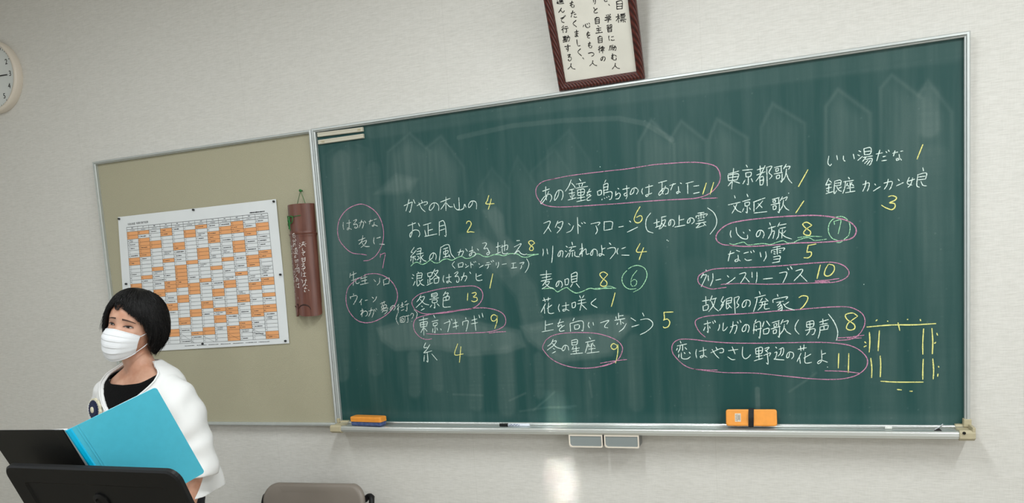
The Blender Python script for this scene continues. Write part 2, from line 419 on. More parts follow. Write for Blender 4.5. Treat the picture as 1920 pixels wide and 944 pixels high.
rail('side_rail', (-O, 0, ZB - O), (-O, 0, ZT + O), (1, 0, 0), board)
rail('side_rail', (XR + O, 0, ZB - O), (XR + O, 0, ZT + O), (-1, 0, 0), board)
prof = [(.018, .953), (-.010, .953), (-.013, .944), (-.046, .9405), (-.050, .946), (-.066, .946), (-.071, .942), (-.072, .929), (-.064, .922), (.018, .919)]
MB().prism_x(prof, .02, XR + .004).build('chalk_tray', M['alu_tray'], board, bevel=.0022, seg=3)
MB().tube([(-.02, -.0165, .9475), (XR, -.0165, .9475)], .003, 6).build('tray_ridge', M['alu_tray'], board, smooth=True)
def cap(xa, xb, label, yb=.018):
    c = MB()
    p2 = [(yb, .957), (-.012, .957), (-.016, .949), (-.045, .947), (-.068, .951), (-.075, .944), (-.076, .925), (-.062, .917), (yb, .915)]
    c.prism_x(p2, xa, xb)
    return c.build('corner_cap', M['beige'], board, bevel=.0015, seg=1, label=label)
cap(XR - .026, XR + .017, 'beige plastic end cap of the tray, right end')
cap(-.0150, .034, 'beige plastic end cap of the tray, left end')
MB().box((XR - .004, -.022, .95), (XR + .017, .018, .975)).box((XR + .008, -.074, .935), (XR + .017, 0, .96)).build('corner_bracket', M['beige'], board, bevel=.002)
MB().box((-.0140, -.022, .95), (-.002, .015, .968)).build('corner_bracket', M['beige'], board, bevel=.002)
sc_ = MB(); p = at(1808, 813, -.0775); sc_.tube([(p.x, -.0755, p.z), (p.x, -.0785, p.z)], .0045, 12); sc_.build('screw_head', M['metal_black'], board)

# ---- chalk writing, each line a part of the board; strokes are read in a crop (origin, scale) of the photograph
def strokes_part(name, org, sc, txt, mtl, w, label=None, lift=.0009, parent=None):
    mb = MB()
    for si, st in enumerate(parse(txt)):
        P = [at(org[0] + x / sc, org[1] + y / sc) for x, y in st]
        if len(P) == 1: P = [P[0], P[0] + Vector((.002, 0, .001))]
        P = catmull(P, 5) if len(P) > 2 else [P[0].lerp(P[1], t / 6) for t in range(7)]
        P = [Vector((q.x, -lift - .000012 * si - (.0002 if si and name == 'chalk_ring' else 0), q.z)) for q in P if -.01 < q.x < XR]
        if len(P) > 1: ribbon(mb, P, Vector((0, -1, 0)), w * .82, .25, .22)
    return mb.build(name, mtl, parent or board, label=label)
CA, CB, CC, CD, CE, CF, CG, CH = ((620,370),3.495), ((740,350),6.293), ((740,480),4.29), ((1000,290),4.494), ((1000,480),4.29), ((1340,260),3.934), ((1250,480),3.93), ((1600,560),2.459)
W, Y_, K, G = M['c_white'], M['c_yellow'], M['c_pink'], M['c_green']
def wr(c, txt, label, w=.0034): strokes_part('chalk_writing', c[0], c[1], txt, W, w, label)
def num(c, txt, label, mtl=None, w=.0040): strokes_part('chalk_number', c[0], c[1], txt, mtl or Y_, w, label, .0013)
def ring(c, txt, label, mtl=None, w=.0034): strokes_part('chalk_ring', c[0], c[1], txt, mtl or K, w, label, .0011)

strokes_part('chalk_writing', *CA, '''84,165 82,190 86,212; 104,172 134,166; 122,150 121,205 112,214 108,208 118,202 138,212;
150,155 172,148 150,180 168,176 178,188 170,202 158,200 162,192; 186,170 212,162 216,178 208,205; 204,150 196,178 186,200; 222,155 232,170;
250,160 276,152; 262,148 254,180; 284,148 304,142; 286,165 284,185 276,192 274,186 288,182 308,190;
182,285 226,268; 212,252 204,290 186,310; 206,294 236,284 222,312 200,330; 206,300 226,322 256,324; 286,262 282,290 288,308; 302,270 328,262; 322,308 354,310''', M['c_faint'], .0034, 'faint white chalk title at the far left, ringed in pink')
strokes_part('chalk_writing', *CA, '''130,498 126,528; 128,515 170,498; 150,488 150,540; 136,548 188,528; 152,545 148,580; 166,540 166,562 180,566 190,556;
204,520 198,540; 204,535 240,522; 200,552 238,542; 226,505 226,568; 196,574 248,562; 284,540 296,555; 322,530 320,560 304,578; 346,542 350,580; 346,544 384,530 382,566; 350,572 382,566;
150,632 152,648; 128,652 132,668; 130,655 170,645 172,665 150,705; 206,668 190,692; 200,684 201,708; 226,678 244,674; 272,655 282,664; 302,652 294,672 278,688;
208,730 206,785; 196,748 214,742 198,772 222,748 240,752 240,772 228,782; 250,748 280,740 282,760 272,788; 268,725 260,760 250,782; 288,735 296,750; 298,728 304,740;
326,700 358,685; 336,690 340,708; 350,682 352,700; 334,716 362,706 366,720 338,730 334,716; 346,712 348,726; 330,742 372,725 374,735; 352,735 338,756; 344,748 372,742 366,756 350,770;
408,716 398,738 390,740 392,728 404,712 420,712 424,726 414,742;
448,700 436,720; 450,715 436,740; 444,728 444,758; 460,710 478,702; 470,690 470,722; 458,724 482,716; 462,745 482,736; 486,690 500,680; 488,708 512,698; 502,705 500,745 492,742;
440,762 430,800 446,836; 456,790 458,822; 456,790 486,782 484,816 458,822; 464,798 478,795 476,808 466,812 464,798; 490,782 516,775; 506,778 508,815 500,822; 524,775 532,762 544,768 540,785 532,798; 532,812 533,816; 548,738 568,762 562,792''', M['c_faint'], .0032, 'faint white chalk note of four short lines at the lower left')
ring(CA, '236,380 205,374 140,365 90,325 56,275 46,210 62,140 110,80 180,48 230,52 290,90 330,150 348,230 338,310 300,380 255,412 216,418', 'pink chalk ring nearest the left edge, upper one')
num(CA, '328,372 326,395; 328,378 358,368 352,410 342,466', 'pink chalk 7 under the upper left ring', K, .003)
ring(CA, '212,520 240,506 300,502 360,522 410,565 438,630 430,690 390,750 330,795 260,822 190,815 140,775 108,715 102,650 118,590 165,545 200,525; 190,817 230,824 262,821', 'pink chalk ring nearest the left edge, lower one')
wr(CB, '''112,228 200,186 206,200 184,300 172,292; 170,150 160,200 134,290; 222,155 242,200; 264,228 320,195 380,180 384,205 350,222; 316,160 330,195; 286,190 320,260 362,300;
470,200 462,240 430,278 410,272 418,230 450,198 490,196 520,230 520,285; 540,185 656,140; 606,125 606,285; 600,190 575,230 545,270; 612,195 650,238 684,240;
758,130 764,260 750,272; 700,205 712,250 752,278 810,262 826,210 842,245; 924,175 912,215 884,248 872,240 878,205 905,175 940,172 966,200 966,268''', 'white chalk title at the top of the second column')
num(CB, '1112,105 1095,165 1080,205 1178,202; 1142,145 1125,210 1106,270', 'yellow chalk 4 at the top of the second column')
wr(CB, '''156,465 250,430; 210,425 212,520 188,600 182,560 230,515 280,520 298,560 284,595; 280,432 296,470; 338,458 430,430; 394,448 398,578; 398,520 450,505; 356,515 372,585; 356,590 500,560;
528,415 528,578; 528,420 575,405 600,470 608,582 590,580; 534,470 590,455; 534,520 594,500''', 'white chalk title of three characters beside the 2')
num(CB, '848,440 858,415 885,410 905,435 895,470 858,538 898,535 940,540', 'yellow chalk 2 in the second column')
wr(CB, '''232,718 196,775 214,780; 256,752 190,835 250,822; 222,825 216,905; 196,850 190,880; 236,840 250,870; 265,740 312,730 304,790; 262,770 310,760; 258,800 340,785; 306,800 308,890 298,885; 272,822 290,838; 262,870 296,845; 340,810 316,835; 312,835 340,870 374,884;
462,792 448,840 420,862 412,850 424,810 450,786 476,790 492,820 486,865; 545,715 538,790 528,878; 548,720 600,690 640,690 655,740 670,800 714,850; 575,740 630,722; 578,770 580,800; 578,772 630,755 622,790 580,800; 602,745 602,830; 575,838 650,818; 640,800 655,835;
744,780 806,762 812,775 792,820; 780,738 770,770 756,815; 838,735 860,765; 880,768 930,752; 916,708 912,790 890,822 884,800 920,775 950,782 955,805 930,830; 976,735 992,755;
1036,672 1070,665 1084,680 1055,735 1090,728 1108,755 1120,785 1100,808 1086,795 1100,780 1128,778; 1198,718 1250,700; 1220,660 1218,780; 1200,795 1250,775; 1252,720 1330,690 1330,740 1318,745; 1300,640 1298,760; 1270,690 1272,780 1300,795 1340,785;
1440,640 1476,638; 1412,715 1495,675 1450,745 1410,800 1460,760 1490,790 1530,805 1562,796''', 'white chalk title above a wavy green underline, second column')
num(CB, '1655,668 1620,640 1582,655 1600,690 1635,720 1632,750 1605,755 1592,735 1615,700 1655,668', 'yellow chalk 8 at the end of the wavy underline, second column')
strokes_part('chalk_underline', *CB, '192,940 230,905 270,895 320,920 370,905 420,872 470,900 520,900 570,865 620,855 680,870 740,840 790,825 840,850 900,840 960,800 1000,798 1050,825 1110,828 1170,805 1230,805 1290,818 1350,795 1400,792 1450,798 1500,828 1560,835 1620,815 1698,800; 1560,808 1698,798', G, .0036, 'long wavy pale green chalk underline')
wr(CC, '''482,46 464,72 486,102; 512,62 516,96; 512,64 550,56 546,90; 516,92 546,88; 568,66 578,76; 570,96 596,80; 612,50 616,98; 618,66 632,74; 636,48 642,56; 648,44 654,52; 676,62 684,70; 682,96 714,76;
738,58 764,52; 728,76 774,66; 756,72 754,90 744,104; 776,42 784,52; 790,36 798,46; 818,56 818,76; 836,50 836,74 826,98; 864,70 900,64; 940,62 976,56; 956,60 954,94; 938,100 984,94; 1006,60 1040,52 1030,70; 1022,74 1020,92 1012,106; 1062,24 1080,60 1072,100 1050,136''', 'small white chalk subtitle in brackets under the wavy underline', .003)
wr(CC, '''144,150 156,160; 138,178 150,184; 150,240 166,205; 188,130 194,140; 178,145 220,140 216,180; 180,162 216,158; 182,182 216,178; 180,146 182,240 206,222; 228,190 206,205; 196,195 215,228 240,240;
264,140 270,170; 264,142 300,134 296,162 270,168; 284,168 284,220; 284,192 304,186; 268,190 268,225; 260,238 306,216; 324,108 300,150; 322,125 350,118 330,155 296,190; 318,138 335,160 362,178; 318,185 320,222; 318,188 354,178 350,215 320,222;
396,160 390,190 398,215; 414,178 456,168; 438,148 438,205 426,218 420,208 438,204 458,216; 480,145 505,128 508,140 486,168 508,164 520,185 514,210 500,212 500,198;
536,172 574,162 580,178 566,205; 560,135 552,165 534,200; 604,130 614,145; 656,142 658,190 680,200 706,194; 662,168 700,152''', 'white chalk title just above the upper pink ring of the second column')
num(CC, '790,145 766,262', 'yellow chalk 1 above the ring round 13')
ring(CC, '160,428 140,385 150,350 200,310 260,292 360,268 450,255 560,245 640,244 690,268 710,310 700,360 660,405 600,430 500,440 400,458 300,468 230,465 190,448 160,428; 250,469 400,461 500,444 620,428', 'pink chalk ring round the title numbered 13')
wr(CC, '''212,318 196,350 178,372; 208,335 240,328 225,365 172,418; 205,350 240,385 276,396; 216,404 226,410; 212,440 240,424;
296,308 298,332; 296,308 340,300 338,326 298,332; 298,320 338,314; 316,334 318,342; 282,352 356,338; 302,360 304,380; 302,360 340,354 338,374 304,380; 322,380 324,420 316,416; 300,395 286,415; 342,385 360,404;
412,288 392,322; 408,305 432,300 420,325; 392,338 438,325 436,356; 392,338 390,400 402,414 452,410; 394,362 438,354; 414,335 414,358''', 'white chalk title of three characters inside the ring with 13')
num(CC, '590,300 586,360; 622,302 650,296 656,310 634,332 660,336 664,358 640,370 618,362', 'yellow chalk 13')
ring(CC, '300,668 260,674 210,658 165,610 152,555 170,510 210,490 300,470 450,446 620,424 730,420 820,438 875,470 895,520 880,565 820,598 740,615 600,622 450,628 350,632 255,628; 760,624 820,614 895,610', 'pink chalk ring left open at the lower left, second column')
wr(CC, '''196,520 268,505; 206,540 210,572; 206,540 262,530 258,565; 208,556 260,548; 210,575 260,566; 232,492 236,640; 230,582 212,618; 240,582 262,608;
314,478 326,500; 300,530 350,518; 310,545 312,565; 310,545 342,538 340,558 312,565; 326,565 326,618 318,612; 308,585 306,618; 340,580 346,600; 370,586 376,598;
398,545 444,530 440,565 428,612; 438,515 446,530; 456,508 462,520; 468,545 506,535; 470,575 514,562; 488,510 498,590; 572,495 574,512; 548,530 548,560; 548,532 590,522 588,560 575,608;
620,520 664,508; 616,548 668,538; 640,482 654,602; 678,475 686,500; 704,462 712,495''', 'white chalk title inside the open pink ring, second column')
num(CC, '828,490 800,474 778,490 782,520 806,524 826,500 826,484 824,530 806,585', 'yellow chalk 9 inside the open pink ring')
wr(CC, '250,700 236,738 262,738; 284,715 255,760 236,782 300,765; 264,780 268,852 258,846; 240,800 236,850; 300,790 342,840', 'single white chalk character at the foot of the second column')
num(CC, '508,708 484,795 552,790; 534,730 522,858', 'yellow chalk 4 at the foot of the second column')

ring(CD, '150,210 300,180 450,160 620,140 800,120 1000,88 1150,75 1300,66 1420,70 1520,92 1560,130 1576,190 1560,250 1510,310 1440,350 1340,372 1150,382 950,395 750,412 550,425 350,438 200,442 110,430 60,400 28,350 22,300 40,260 90,225 180,205; 1415,372 1550,366', 'pink chalk ring at the top of the middle column')
wr(CD, '''562,102 564,106; 78,310 136,290; 106,270 104,340 112,385; 130,310 110,360 70,414 66,395 100,350 140,335 156,365 140,400; 218,300 210,345 185,385 178,375 190,330 215,300 245,310 250,350 238,385;
320,212 300,265 270,310; 322,240 345,265 352,280; 305,300 345,290; 300,330 350,320; 326,295 328,380; 310,345 316,362; 345,335 338,355; 292,385 360,365; 388,205 402,225; 362,250 440,235; 385,250 390,272; 418,240 408,268; 358,285 460,268; 372,300 376,345; 372,300 428,292 424,338 376,345; 374,322 426,315; 400,290 402,385; 370,368 434,358; 365,398 440,382;
452,320 488,310; 476,290 450,350 475,335 480,355; 490,345 455,370 458,388 485,382; 540,310 545,345; 540,312 572,302 572,335 545,345; 612,215 600,240; 592,255 596,345; 592,255 628,245 626,300; 594,278 626,270; 596,302 630,296; 596,325 660,315 658,370 640,380; 580,375 578,385; 600,365 602,372; 618,358 622,366; 634,350 640,360;
712,285 722,292; 696,310 694,350; 694,345 720,325 734,340 720,370 695,375; 752,295 812,282; 786,262 790,330 775,350 765,335 785,325 792,345 782,375; 850,290 845,320 822,338 818,325 835,290 865,282 884,305 870,335;
922,285 914,310 922,335; 945,280 1008,262; 975,255 972,335 955,355 948,342 975,335 1000,325; 1055,240 1126,220; 1086,235 1085,300 1095,335; 1115,265 1095,310 1064,345 1060,325 1100,285 1136,290 1134,325 1112,335;
1150,262 1200,245; 1180,245 1158,300; 1238,240 1250,246; 1222,270 1225,318 1212,330 1208,318 1225,312 1240,320; 1285,245 1350,228; 1300,242 1302,330; 1350,268 1395,262; 1350,330 1400,318''', 'white chalk title inside the top ring of the middle column')
num(CD, '1458,240 1428,335; 1520,235 1490,335', 'yellow chalk 11 inside the top ring of the middle column')
wr(CD, '''88,580 140,562 130,605 88,668; 125,610 150,652; 208,560 185,615; 205,580 248,565 235,620 200,662; 205,610 230,625; 296,580 312,595; 340,600 320,640 280,660; 372,530 378,668; 378,590 400,610; 405,575 415,585; 425,570 440,580;
486,585 560,572 545,598; 528,600 540,640 525,672; 598,565 596,640; 598,568 665,568 662,625; 600,640 665,628; 720,612 760,605; 810,560 822,570; 792,655 880,612; 990,492 955,540 948,600 965,645 1010,662;
1040,545 1042,610; 1015,580 1065,565; 1030,615 1068,600; 1078,530 1120,520; 1082,535 1080,580 1060,630; 1082,560 1115,552 1095,600 1070,628; 1085,580 1100,600 1120,605; 1160,550 1155,590 1142,598 1142,575 1158,550 1185,555 1190,585 1175,608; 1230,512 1228,595; 1230,555 1270,545; 1192,612 1280,595; 1322,535 1318,570 1300,578 1300,560 1320,535 1348,540 1355,565 1335,585;
1385,495 1440,488; 1372,518 1372,535; 1372,518 1462,500 1455,520; 1412,492 1414,540; 1388,525 1400,528; 1388,540 1400,543; 1428,518 1440,520; 1428,532 1442,532; 1385,562 1440,550; 1370,585 1455,568; 1412,575 1385,605 1375,618 1440,598; 1435,580 1455,600; 1468,450 1520,490 1545,550 1535,610 1490,672; 1125,720 1130,725; 1138,728 1140,732''', 'long white chalk title with brackets below the top ring, middle column')
num(CD, '900,440 865,500 850,550 870,575 900,570 918,540 905,515 870,530', 'yellow chalk 6 before the brackets')
wr(CD, '''82,795 85,825 80,855; 115,795 122,840; 165,770 162,850 155,912; 232,810 225,850 210,860 210,840 228,812 250,820 245,865; 275,772 288,782; 268,812 282,820; 272,868 298,830; 325,738 332,765; 300,785 360,775; 325,790 305,815 345,808; 312,825 300,865; 330,825 330,862; 350,820 352,855 390,862;
410,750 412,860; 392,800 418,790 388,850 440,795 448,840 472,835; 505,800 498,845 485,848 485,830 505,800 535,808 540,855; 575,765 580,820 572,850 558,855 555,840 575,838 600,850; 578,800 606,788; 640,745 655,760; 625,795 660,785 690,790 690,825 648,880; 715,790 705,820 712,840; 745,795 778,782; 745,848 808,850''', 'white chalk title beside the 4 in the middle column')
num(CD, '900,750 870,820 955,818; 930,785 905,850 892,888', 'yellow chalk 4 in the middle column')
wr(CE, '''55,155 146,145; 106,118 106,195; 70,178 138,165; 62,205 150,185; 105,198 75,240; 92,215 130,208 110,240 72,266; 95,222 125,250 162,262; 208,205 202,235 186,248 184,232 200,205 225,208 234,235 225,255;
254,190 258,235; 254,192 282,186 280,228 258,235; 306,148 308,215; 306,148 350,135 350,205; 308,170 350,160; 308,192 350,182; 308,215 352,205; 318,220 300,252; 345,222 372,256''', 'white chalk title over a wavy green line, middle column')
num(CE, '600,150 565,130 535,148 555,180 590,210 588,238 560,246 540,230 565,190 600,150', 'yellow chalk 8 in the middle column')
ring(CE, '765,105 800,85 845,78 895,100 915,150 900,205 860,262 806,292; 752,120 722,155 714,200 735,245 775,268 828,264', 'pale green chalk ring round the 6', G)
num(CE, '834,118 795,170 785,225 800,245 825,235 832,205 812,190 792,205', 'pale green chalk 6 in a green ring', G, .003)
strokes_part('chalk_underline', *CE, '70,266 130,262 165,268 195,290 235,268 270,256 300,278 345,300 400,285 455,262 510,270 560,262 610,245 665,262; 500,262 665,262', G, .0036, 'wavy pale green chalk underline in the middle column')
num(CE, '658,298 645,350 628,408', 'yellow chalk 1 in the middle column')
wr(CE, '''75,360 140,345; 85,338 96,370; 122,335 118,365; 98,385 62,455; 88,410 92,465; 124,378 120,450 140,465 166,460; 150,395 112,425; 210,390 202,420 212,450; 232,405 288,395; 262,375 262,432 245,446 238,435 262,430 288,442;
310,380 314,420; 310,382 338,375 336,412 314,420; 372,320 382,342; 408,318 394,340; 362,362 418,350; 355,388 425,375; 388,350 386,390 375,440; 388,392 430,432; 505,345 465,385 514,418''', 'white chalk title of four characters beside the 1, middle column')
wr(CE, '''98,520 96,600; 98,560 158,545; 70,612 162,595; 195,545 245,530; 218,510 198,570 225,555 230,575; 250,560 212,590 218,608 250,602; 330,500 318,525; 296,545 300,610; 296,545 395,525 400,600 388,600; 330,560 334,592; 330,560 368,555 366,585 334,592;
448,535 442,560 452,580; 480,535 485,560; 540,540 608,520 580,555 575,575 600,580; 685,460 688,505; 690,485 725,480; 665,490 668,512; 655,520 738,505; 700,510 705,555; 680,540 672,555; 715,535 728,545; 748,545 725,585 690,612; 785,500 825,525; 792,572 850,555; 878,458 890,485; 862,515 920,508 958,535 955,570 910,610 860,635''', 'long white chalk title beside the 5, middle column')
num(CE, '1050,455 1055,500 1048,520; 1050,455 1125,452; 1052,515 1080,510 1098,535 1085,570 1055,580 1045,570', 'yellow chalk 5 in the middle column')
ring(CE, '100,680 150,645 230,625 350,618 480,622 580,642 670,680 715,730 712,780 680,835 610,875 520,895 420,905 320,898 220,870 140,825 90,770 75,735 100,680; 500,898 560,885 660,855; 540,865 640,848 752,835', 'pink chalk ring at the foot of the middle column')
wr(CE, '''160,672 145,705 115,728; 155,690 185,685 165,720 112,760; 150,700 185,735 228,750; 160,745 172,752; 152,785 180,770; 258,725 255,750 238,765 232,748 250,722 278,728 285,760; 308,682 312,720; 308,682 352,675 350,712 312,720; 310,700 350,694; 325,730 315,745; 310,752 372,742; 318,770 366,762; 344,725 346,785; 300,792 398,782;
450,655 462,672; 420,698 495,680; 440,695 430,740 418,780; 448,712 440,735; 450,725 458,735; 480,700 470,725; 482,715 496,730; 466,705 468,780; 445,752 500,745; 430,785 530,772''', 'white chalk title inside the ring at the foot of the middle column')
num(CE, '672,720 645,706 625,728 640,752 668,745 680,715 678,790 662,865', 'yellow chalk 9 at the foot of the middle column')

wr(CF, '''100,262 180,240; 98,270 102,310; 102,270 175,262 165,305; 100,290 170,280; 104,312 165,305; 140,220 125,372; 125,318 100,350; 140,315 185,330; 232,195 242,212; 205,235 280,228; 228,255 232,285; 228,255 268,250 264,278 232,285; 248,285 248,340 238,335; 225,305 208,335; 270,295 280,320;
312,232 368,215; 335,200 338,260; 372,200 340,265 305,315; 310,270 375,245; 332,285 335,345; 332,288 358,282 356,335 335,345; 334,312 356,306; 380,215 422,205 400,250 422,275 404,300; 384,220 388,350;
440,215 500,200; 450,225 452,245; 450,225 470,222 468,238 452,245; 490,205 492,250; 438,262 500,250; 455,275 456,298; 455,275 478,270 476,292 456,298; 498,255 496,318 485,312; 528,190 508,225; 520,210 555,205 545,228; 530,225 520,280 490,325; 530,260 545,300 570,330''', 'white chalk title at the top of the fourth column')
num(CF, '688,230 618,355', 'yellow chalk stroke beside the top title of the fourth column')
wr(CF, '''842,130 835,180 850,200 862,188; 900,125 906,158; 950,128 950,155 962,168; 1022,115 1030,150; 1062,90 1078,98; 1055,120 1070,128; 1055,162 1090,132; 1100,75 1105,120; 1100,75 1150,68 1148,112 1105,120; 1102,98 1148,92; 1095,140 1165,128; 1115,140 1090,170; 1112,155 1160,148 1152,185 1140,198; 1130,160 1105,185; 1148,160 1122,195;
1190,115 1240,105; 1218,85 1195,165; 1240,135 1262,130; 1232,165 1268,160; 1262,95 1270,105; 1280,85 1288,97; 1312,110 1350,100; 1330,90 1318,130; 1370,95 1388,92; 1360,115 1362,150 1345,162 1340,150 1365,148 1378,160''', 'white chalk title nearest the upper right corner')
num(CF, '1535,45 1492,152', 'yellow chalk 1 nearest the upper right corner')
wr(CF, '''842,295 818,345; 845,310 862,325; 818,345 860,335; 822,370 862,360; 842,340 840,400; 826,382 832,392; 820,408 870,392; 885,315 930,308 928,345; 885,332 928,326; 886,350 930,344; 885,318 880,405 900,385; 935,358 915,368; 900,355 915,380 935,390;
985,285 995,300; 950,320 1025,308; 965,318 960,360 945,405; 980,330 972,350; 982,345 990,355; 1012,322 1004,345; 1014,338 1025,350; 998,320 1000,395; 975,368 1028,360; 965,400 1035,388; 1092,340 1138,328 1135,365 1125,388; 1115,312 1110,350 1092,390; 1180,335 1190,345; 1170,388 1222,355; 1248,330 1308,318 1300,360 1288,378; 1280,300 1270,345 1250,375; 1352,300 1362,312; 1340,350 1392,325;
1435,285 1420,330 1455,345; 1460,290 1445,340 1425,360; 1420,318 1475,300; 1535,215 1540,240; 1495,268 1560,255 1555,300; 1500,285 1552,278; 1500,305 1552,300; 1498,270 1490,345 1510,360; 1520,315 1535,345 1562,350''', 'white chalk title above the 3 at the right')
num(CF, '1280,430 1310,422 1340,435 1330,455 1290,475 1325,480 1330,505 1305,525 1260,510 1230,492', 'yellow chalk 3 at the right')
wr(CF, '''145,420 152,440; 100,490 190,470; 165,480 150,515 128,552; 140,495 165,530 196,545; 238,410 246,430; 205,465 262,450; 222,475 225,500; 222,475 255,470 252,492 225,500; 240,500 240,548 230,542; 215,515 205,540; 255,510 265,525; 285,470 372,438; 290,470 290,540; 355,460 305,520; 320,480 350,510; 290,550 385,540;
425,450 478,435; 430,458 432,475; 430,458 448,455 446,470 432,475; 472,440 474,480; 415,490 485,475; 430,500 432,525; 430,500 452,497 450,520 432,525; 478,480 476,545 466,540; 500,430 482,462; 495,448 535,432 522,458; 508,455 500,500 478,535; 510,490 525,515 548,530; 545,402 546,406''', 'white chalk title second from the top of the fourth column')
num(CF, '658,460 598,550', 'yellow chalk stroke beside the second title of the fourth column')
ring(CF, '130,788 60,782 18,755 12,715 50,665 120,625 250,600 450,580 620,570 760,568 880,582 980,608 1030,645 1044,685 1020,730 950,752 800,765 600,772 450,785 300,795 200,796 110,788', 'pink chalk ring crossing a small green ring', None, .0042)
wr(CF, '120,680 115,705 122,730; 158,655 165,700 200,735 240,740 242,712; 210,690 218,700; 255,672 262,682; 340,680 330,715 312,725 308,705 325,680 350,680 365,705 355,735; 405,620 412,640; 395,665 450,648; 418,650 420,690 395,740; 415,690 440,685 430,738; 480,620 465,650; 478,640 528,630; 475,672 470,720 455,745; 480,665 525,655; 500,668 495,735; 525,680 505,700; 480,690 520,725 568,742', 'white chalk title of three characters beside the ringed 7')
num(CF, '718,640 680,618 650,632 670,660 705,685 702,712 672,712 655,695 680,665 718,640', 'yellow chalk 8 beside the ringed 7')
strokes_part('chalk_underline', *CF, '110,775 140,782 180,772 215,765 245,785 300,780 360,775 410,782 460,765 505,755 540,770 580,768 620,748 680,732 710,738 735,752 790,748 825,742; 612,732 690,722 790,724', G, .003, 'wavy pale green chalk underline in the fourth column')
ring(CF, '905,752 865,735 840,690 845,630 880,590 930,575 975,595 998,645 990,710 960,740 930,765 900,768', 'pale green chalk ring round the 7', G)
num(CF, '880,610 884,635; 882,612 925,600 930,620 910,705', 'pale green chalk 7 in a green ring', G, .003)
num(CF, '690,790 680,835; 688,790 748,778; 678,840 710,838 712,862 690,880 658,880', 'yellow chalk 5 in the fourth column')
wr(CF, '100,855 145,842; 118,830 105,880 100,905; 160,825 185,835; 172,860 175,895 158,910 150,900 170,890 190,905; 215,848 250,838; 222,888 240,900 272,895; 265,832 272,845; 285,825 292,838; 335,840 342,875; 375,835 380,870 362,905; 430,805 485,795; 420,825 418,845; 420,825 512,808 505,828; 460,800 462,855; 435,835 448,838; 435,850 448,853; 475,828 490,828; 475,842 490,842; 432,875 482,868 475,910; 435,892 478,888; 425,918 482,908', 'white chalk title beside the 5 in the fourth column')
ring(CG, '440,233 380,240 330,245 270,225 240,205 230,175 240,145 280,120 340,100 420,92 560,88 750,80 950,65 1100,52 1220,48 1300,70 1340,110 1338,145 1300,175 1230,195 1100,200 950,205 740,210 560,205 440,208 400,212; 1095,185 1180,180 1270,168; 1095,192 1200,190', 'pink chalk ring round the title numbered 10')
wr(CG, '290,102 292,115; 272,130 252,165; 258,145 292,140 285,165 255,228; 305,145 308,185; 340,130 340,175 322,222; 362,180 400,172; 446,145 458,158; 432,212 475,185 505,160; 535,135 580,125 575,155 545,200; 580,160 610,195; 628,120 630,160; 665,120 665,165 658,200; 712,172 780,165; 830,128 882,120 880,150 856,200; 890,90 900,105; 912,78 925,100; 950,112 1000,100 990,130 938,185; 985,140 1035,190', 'white chalk title inside the ring with 10')
num(CG, '1132,68 1108,168; 1190,65 1170,100 1162,135 1180,150 1210,140 1235,105 1230,72 1195,62', 'yellow chalk 10')
wr(CG, '''262,335 315,325; 288,300 290,358; 268,370 270,405; 268,372 305,362 302,395 270,405; 335,295 320,335; 332,322 368,312; 360,318 345,365 310,412; 330,335 350,380 382,408; 418,300 402,335 420,345; 430,325 400,372; 422,355 390,402; 440,320 478,308 474,345; 440,335 475,328; 440,318 442,390 462,375; 442,352 478,345; 450,355 478,385; 500,310 535,302 518,345 532,365 515,385; 498,312 505,425;
588,335 580,370 560,380 558,355 580,328 610,330 616,355 605,375; 682,262 690,285; 650,310 728,290; 668,305 660,350 640,412; 705,312 690,335; 728,315 748,335; 680,345 735,335; 685,365 745,355; 705,340 700,370 672,402; 725,345 722,390 758,388;
815,285 820,300; 782,325 784,345; 785,322 886,302 880,320; 808,345 860,335; 842,340 815,368; 835,350 850,375 848,402 836,400; 845,362 822,382; 848,380 820,400; 900,340 868,362; 860,355 885,382 942,400''', 'white chalk title beside the 2 in the fourth column')
num(CG, '975,308 1000,295 1035,300 1038,325 1010,370 985,392', 'yellow chalk 2 in the fourth column')
ring(CG, '285,600 250,570 222,530 210,490 230,465 300,445 420,435 600,425 800,408 950,398 1100,385 1250,376 1350,380 1420,410 1455,450 1460,500 1440,550 1405,590 1360,615 1290,622 1245,622; 1260,605 1350,600 1455,585; 1330,608 1435,606', 'pink chalk ring open at the lower left, fourth column')
wr(CG, '''275,505 325,492; 300,478 306,562 298,558; 284,525 272,552; 315,520 320,535; 338,485 345,500; 352,475 360,492; 390,505 388,530 378,552; 418,495 415,550 432,545 448,525; 470,525 515,512 512,550 500,575; 490,485 485,530 465,572; 520,485 528,498; 540,475 548,492; 588,510 580,550 560,558 558,535 580,508 602,512 608,535 598,565;
660,470 650,490; 645,500 640,575; 645,500 690,490 686,602 678,598; 658,515 662,525; 658,545 662,555; 635,550 700,535; 718,485 705,525; 735,480 760,515; 712,545 715,578; 712,545 752,535 748,570 715,578; 775,495 830,478; 790,505 792,525; 790,505 810,500 808,518 792,525; 825,485 826,525; 768,540 838,520; 785,550 787,575; 785,550 808,545 806,568 787,575; 832,528 830,598 820,592; 858,470 840,505; 855,490 895,478 885,505; 868,505 860,545 835,580; 870,535 885,560 915,578;
972,472 950,510 948,545 975,578; 1030,490 1032,528; 1030,490 1080,480 1078,522 1032,528; 1032,508 1078,500; 1054,485 1056,525; 1022,550 1090,538 1085,575 1070,582; 1055,530 1050,560 1030,585; 1150,465 1152,500; 1125,490 1192,470; 1130,508 1185,498; 1130,525 1188,512 1185,540; 1158,520 1160,545; 1130,550 1188,540; 1130,525 1128,565 1115,608; 1192,430 1235,490 1260,560 1252,622''', 'white chalk title ending in brackets, inside the open ring, fourth column')
num(CG, '1408,445 1370,422 1318,435 1330,470 1380,505 1385,535 1355,548 1325,535 1335,500 1365,475 1408,445', 'large yellow chalk 8 inside the open ring, fourth column')
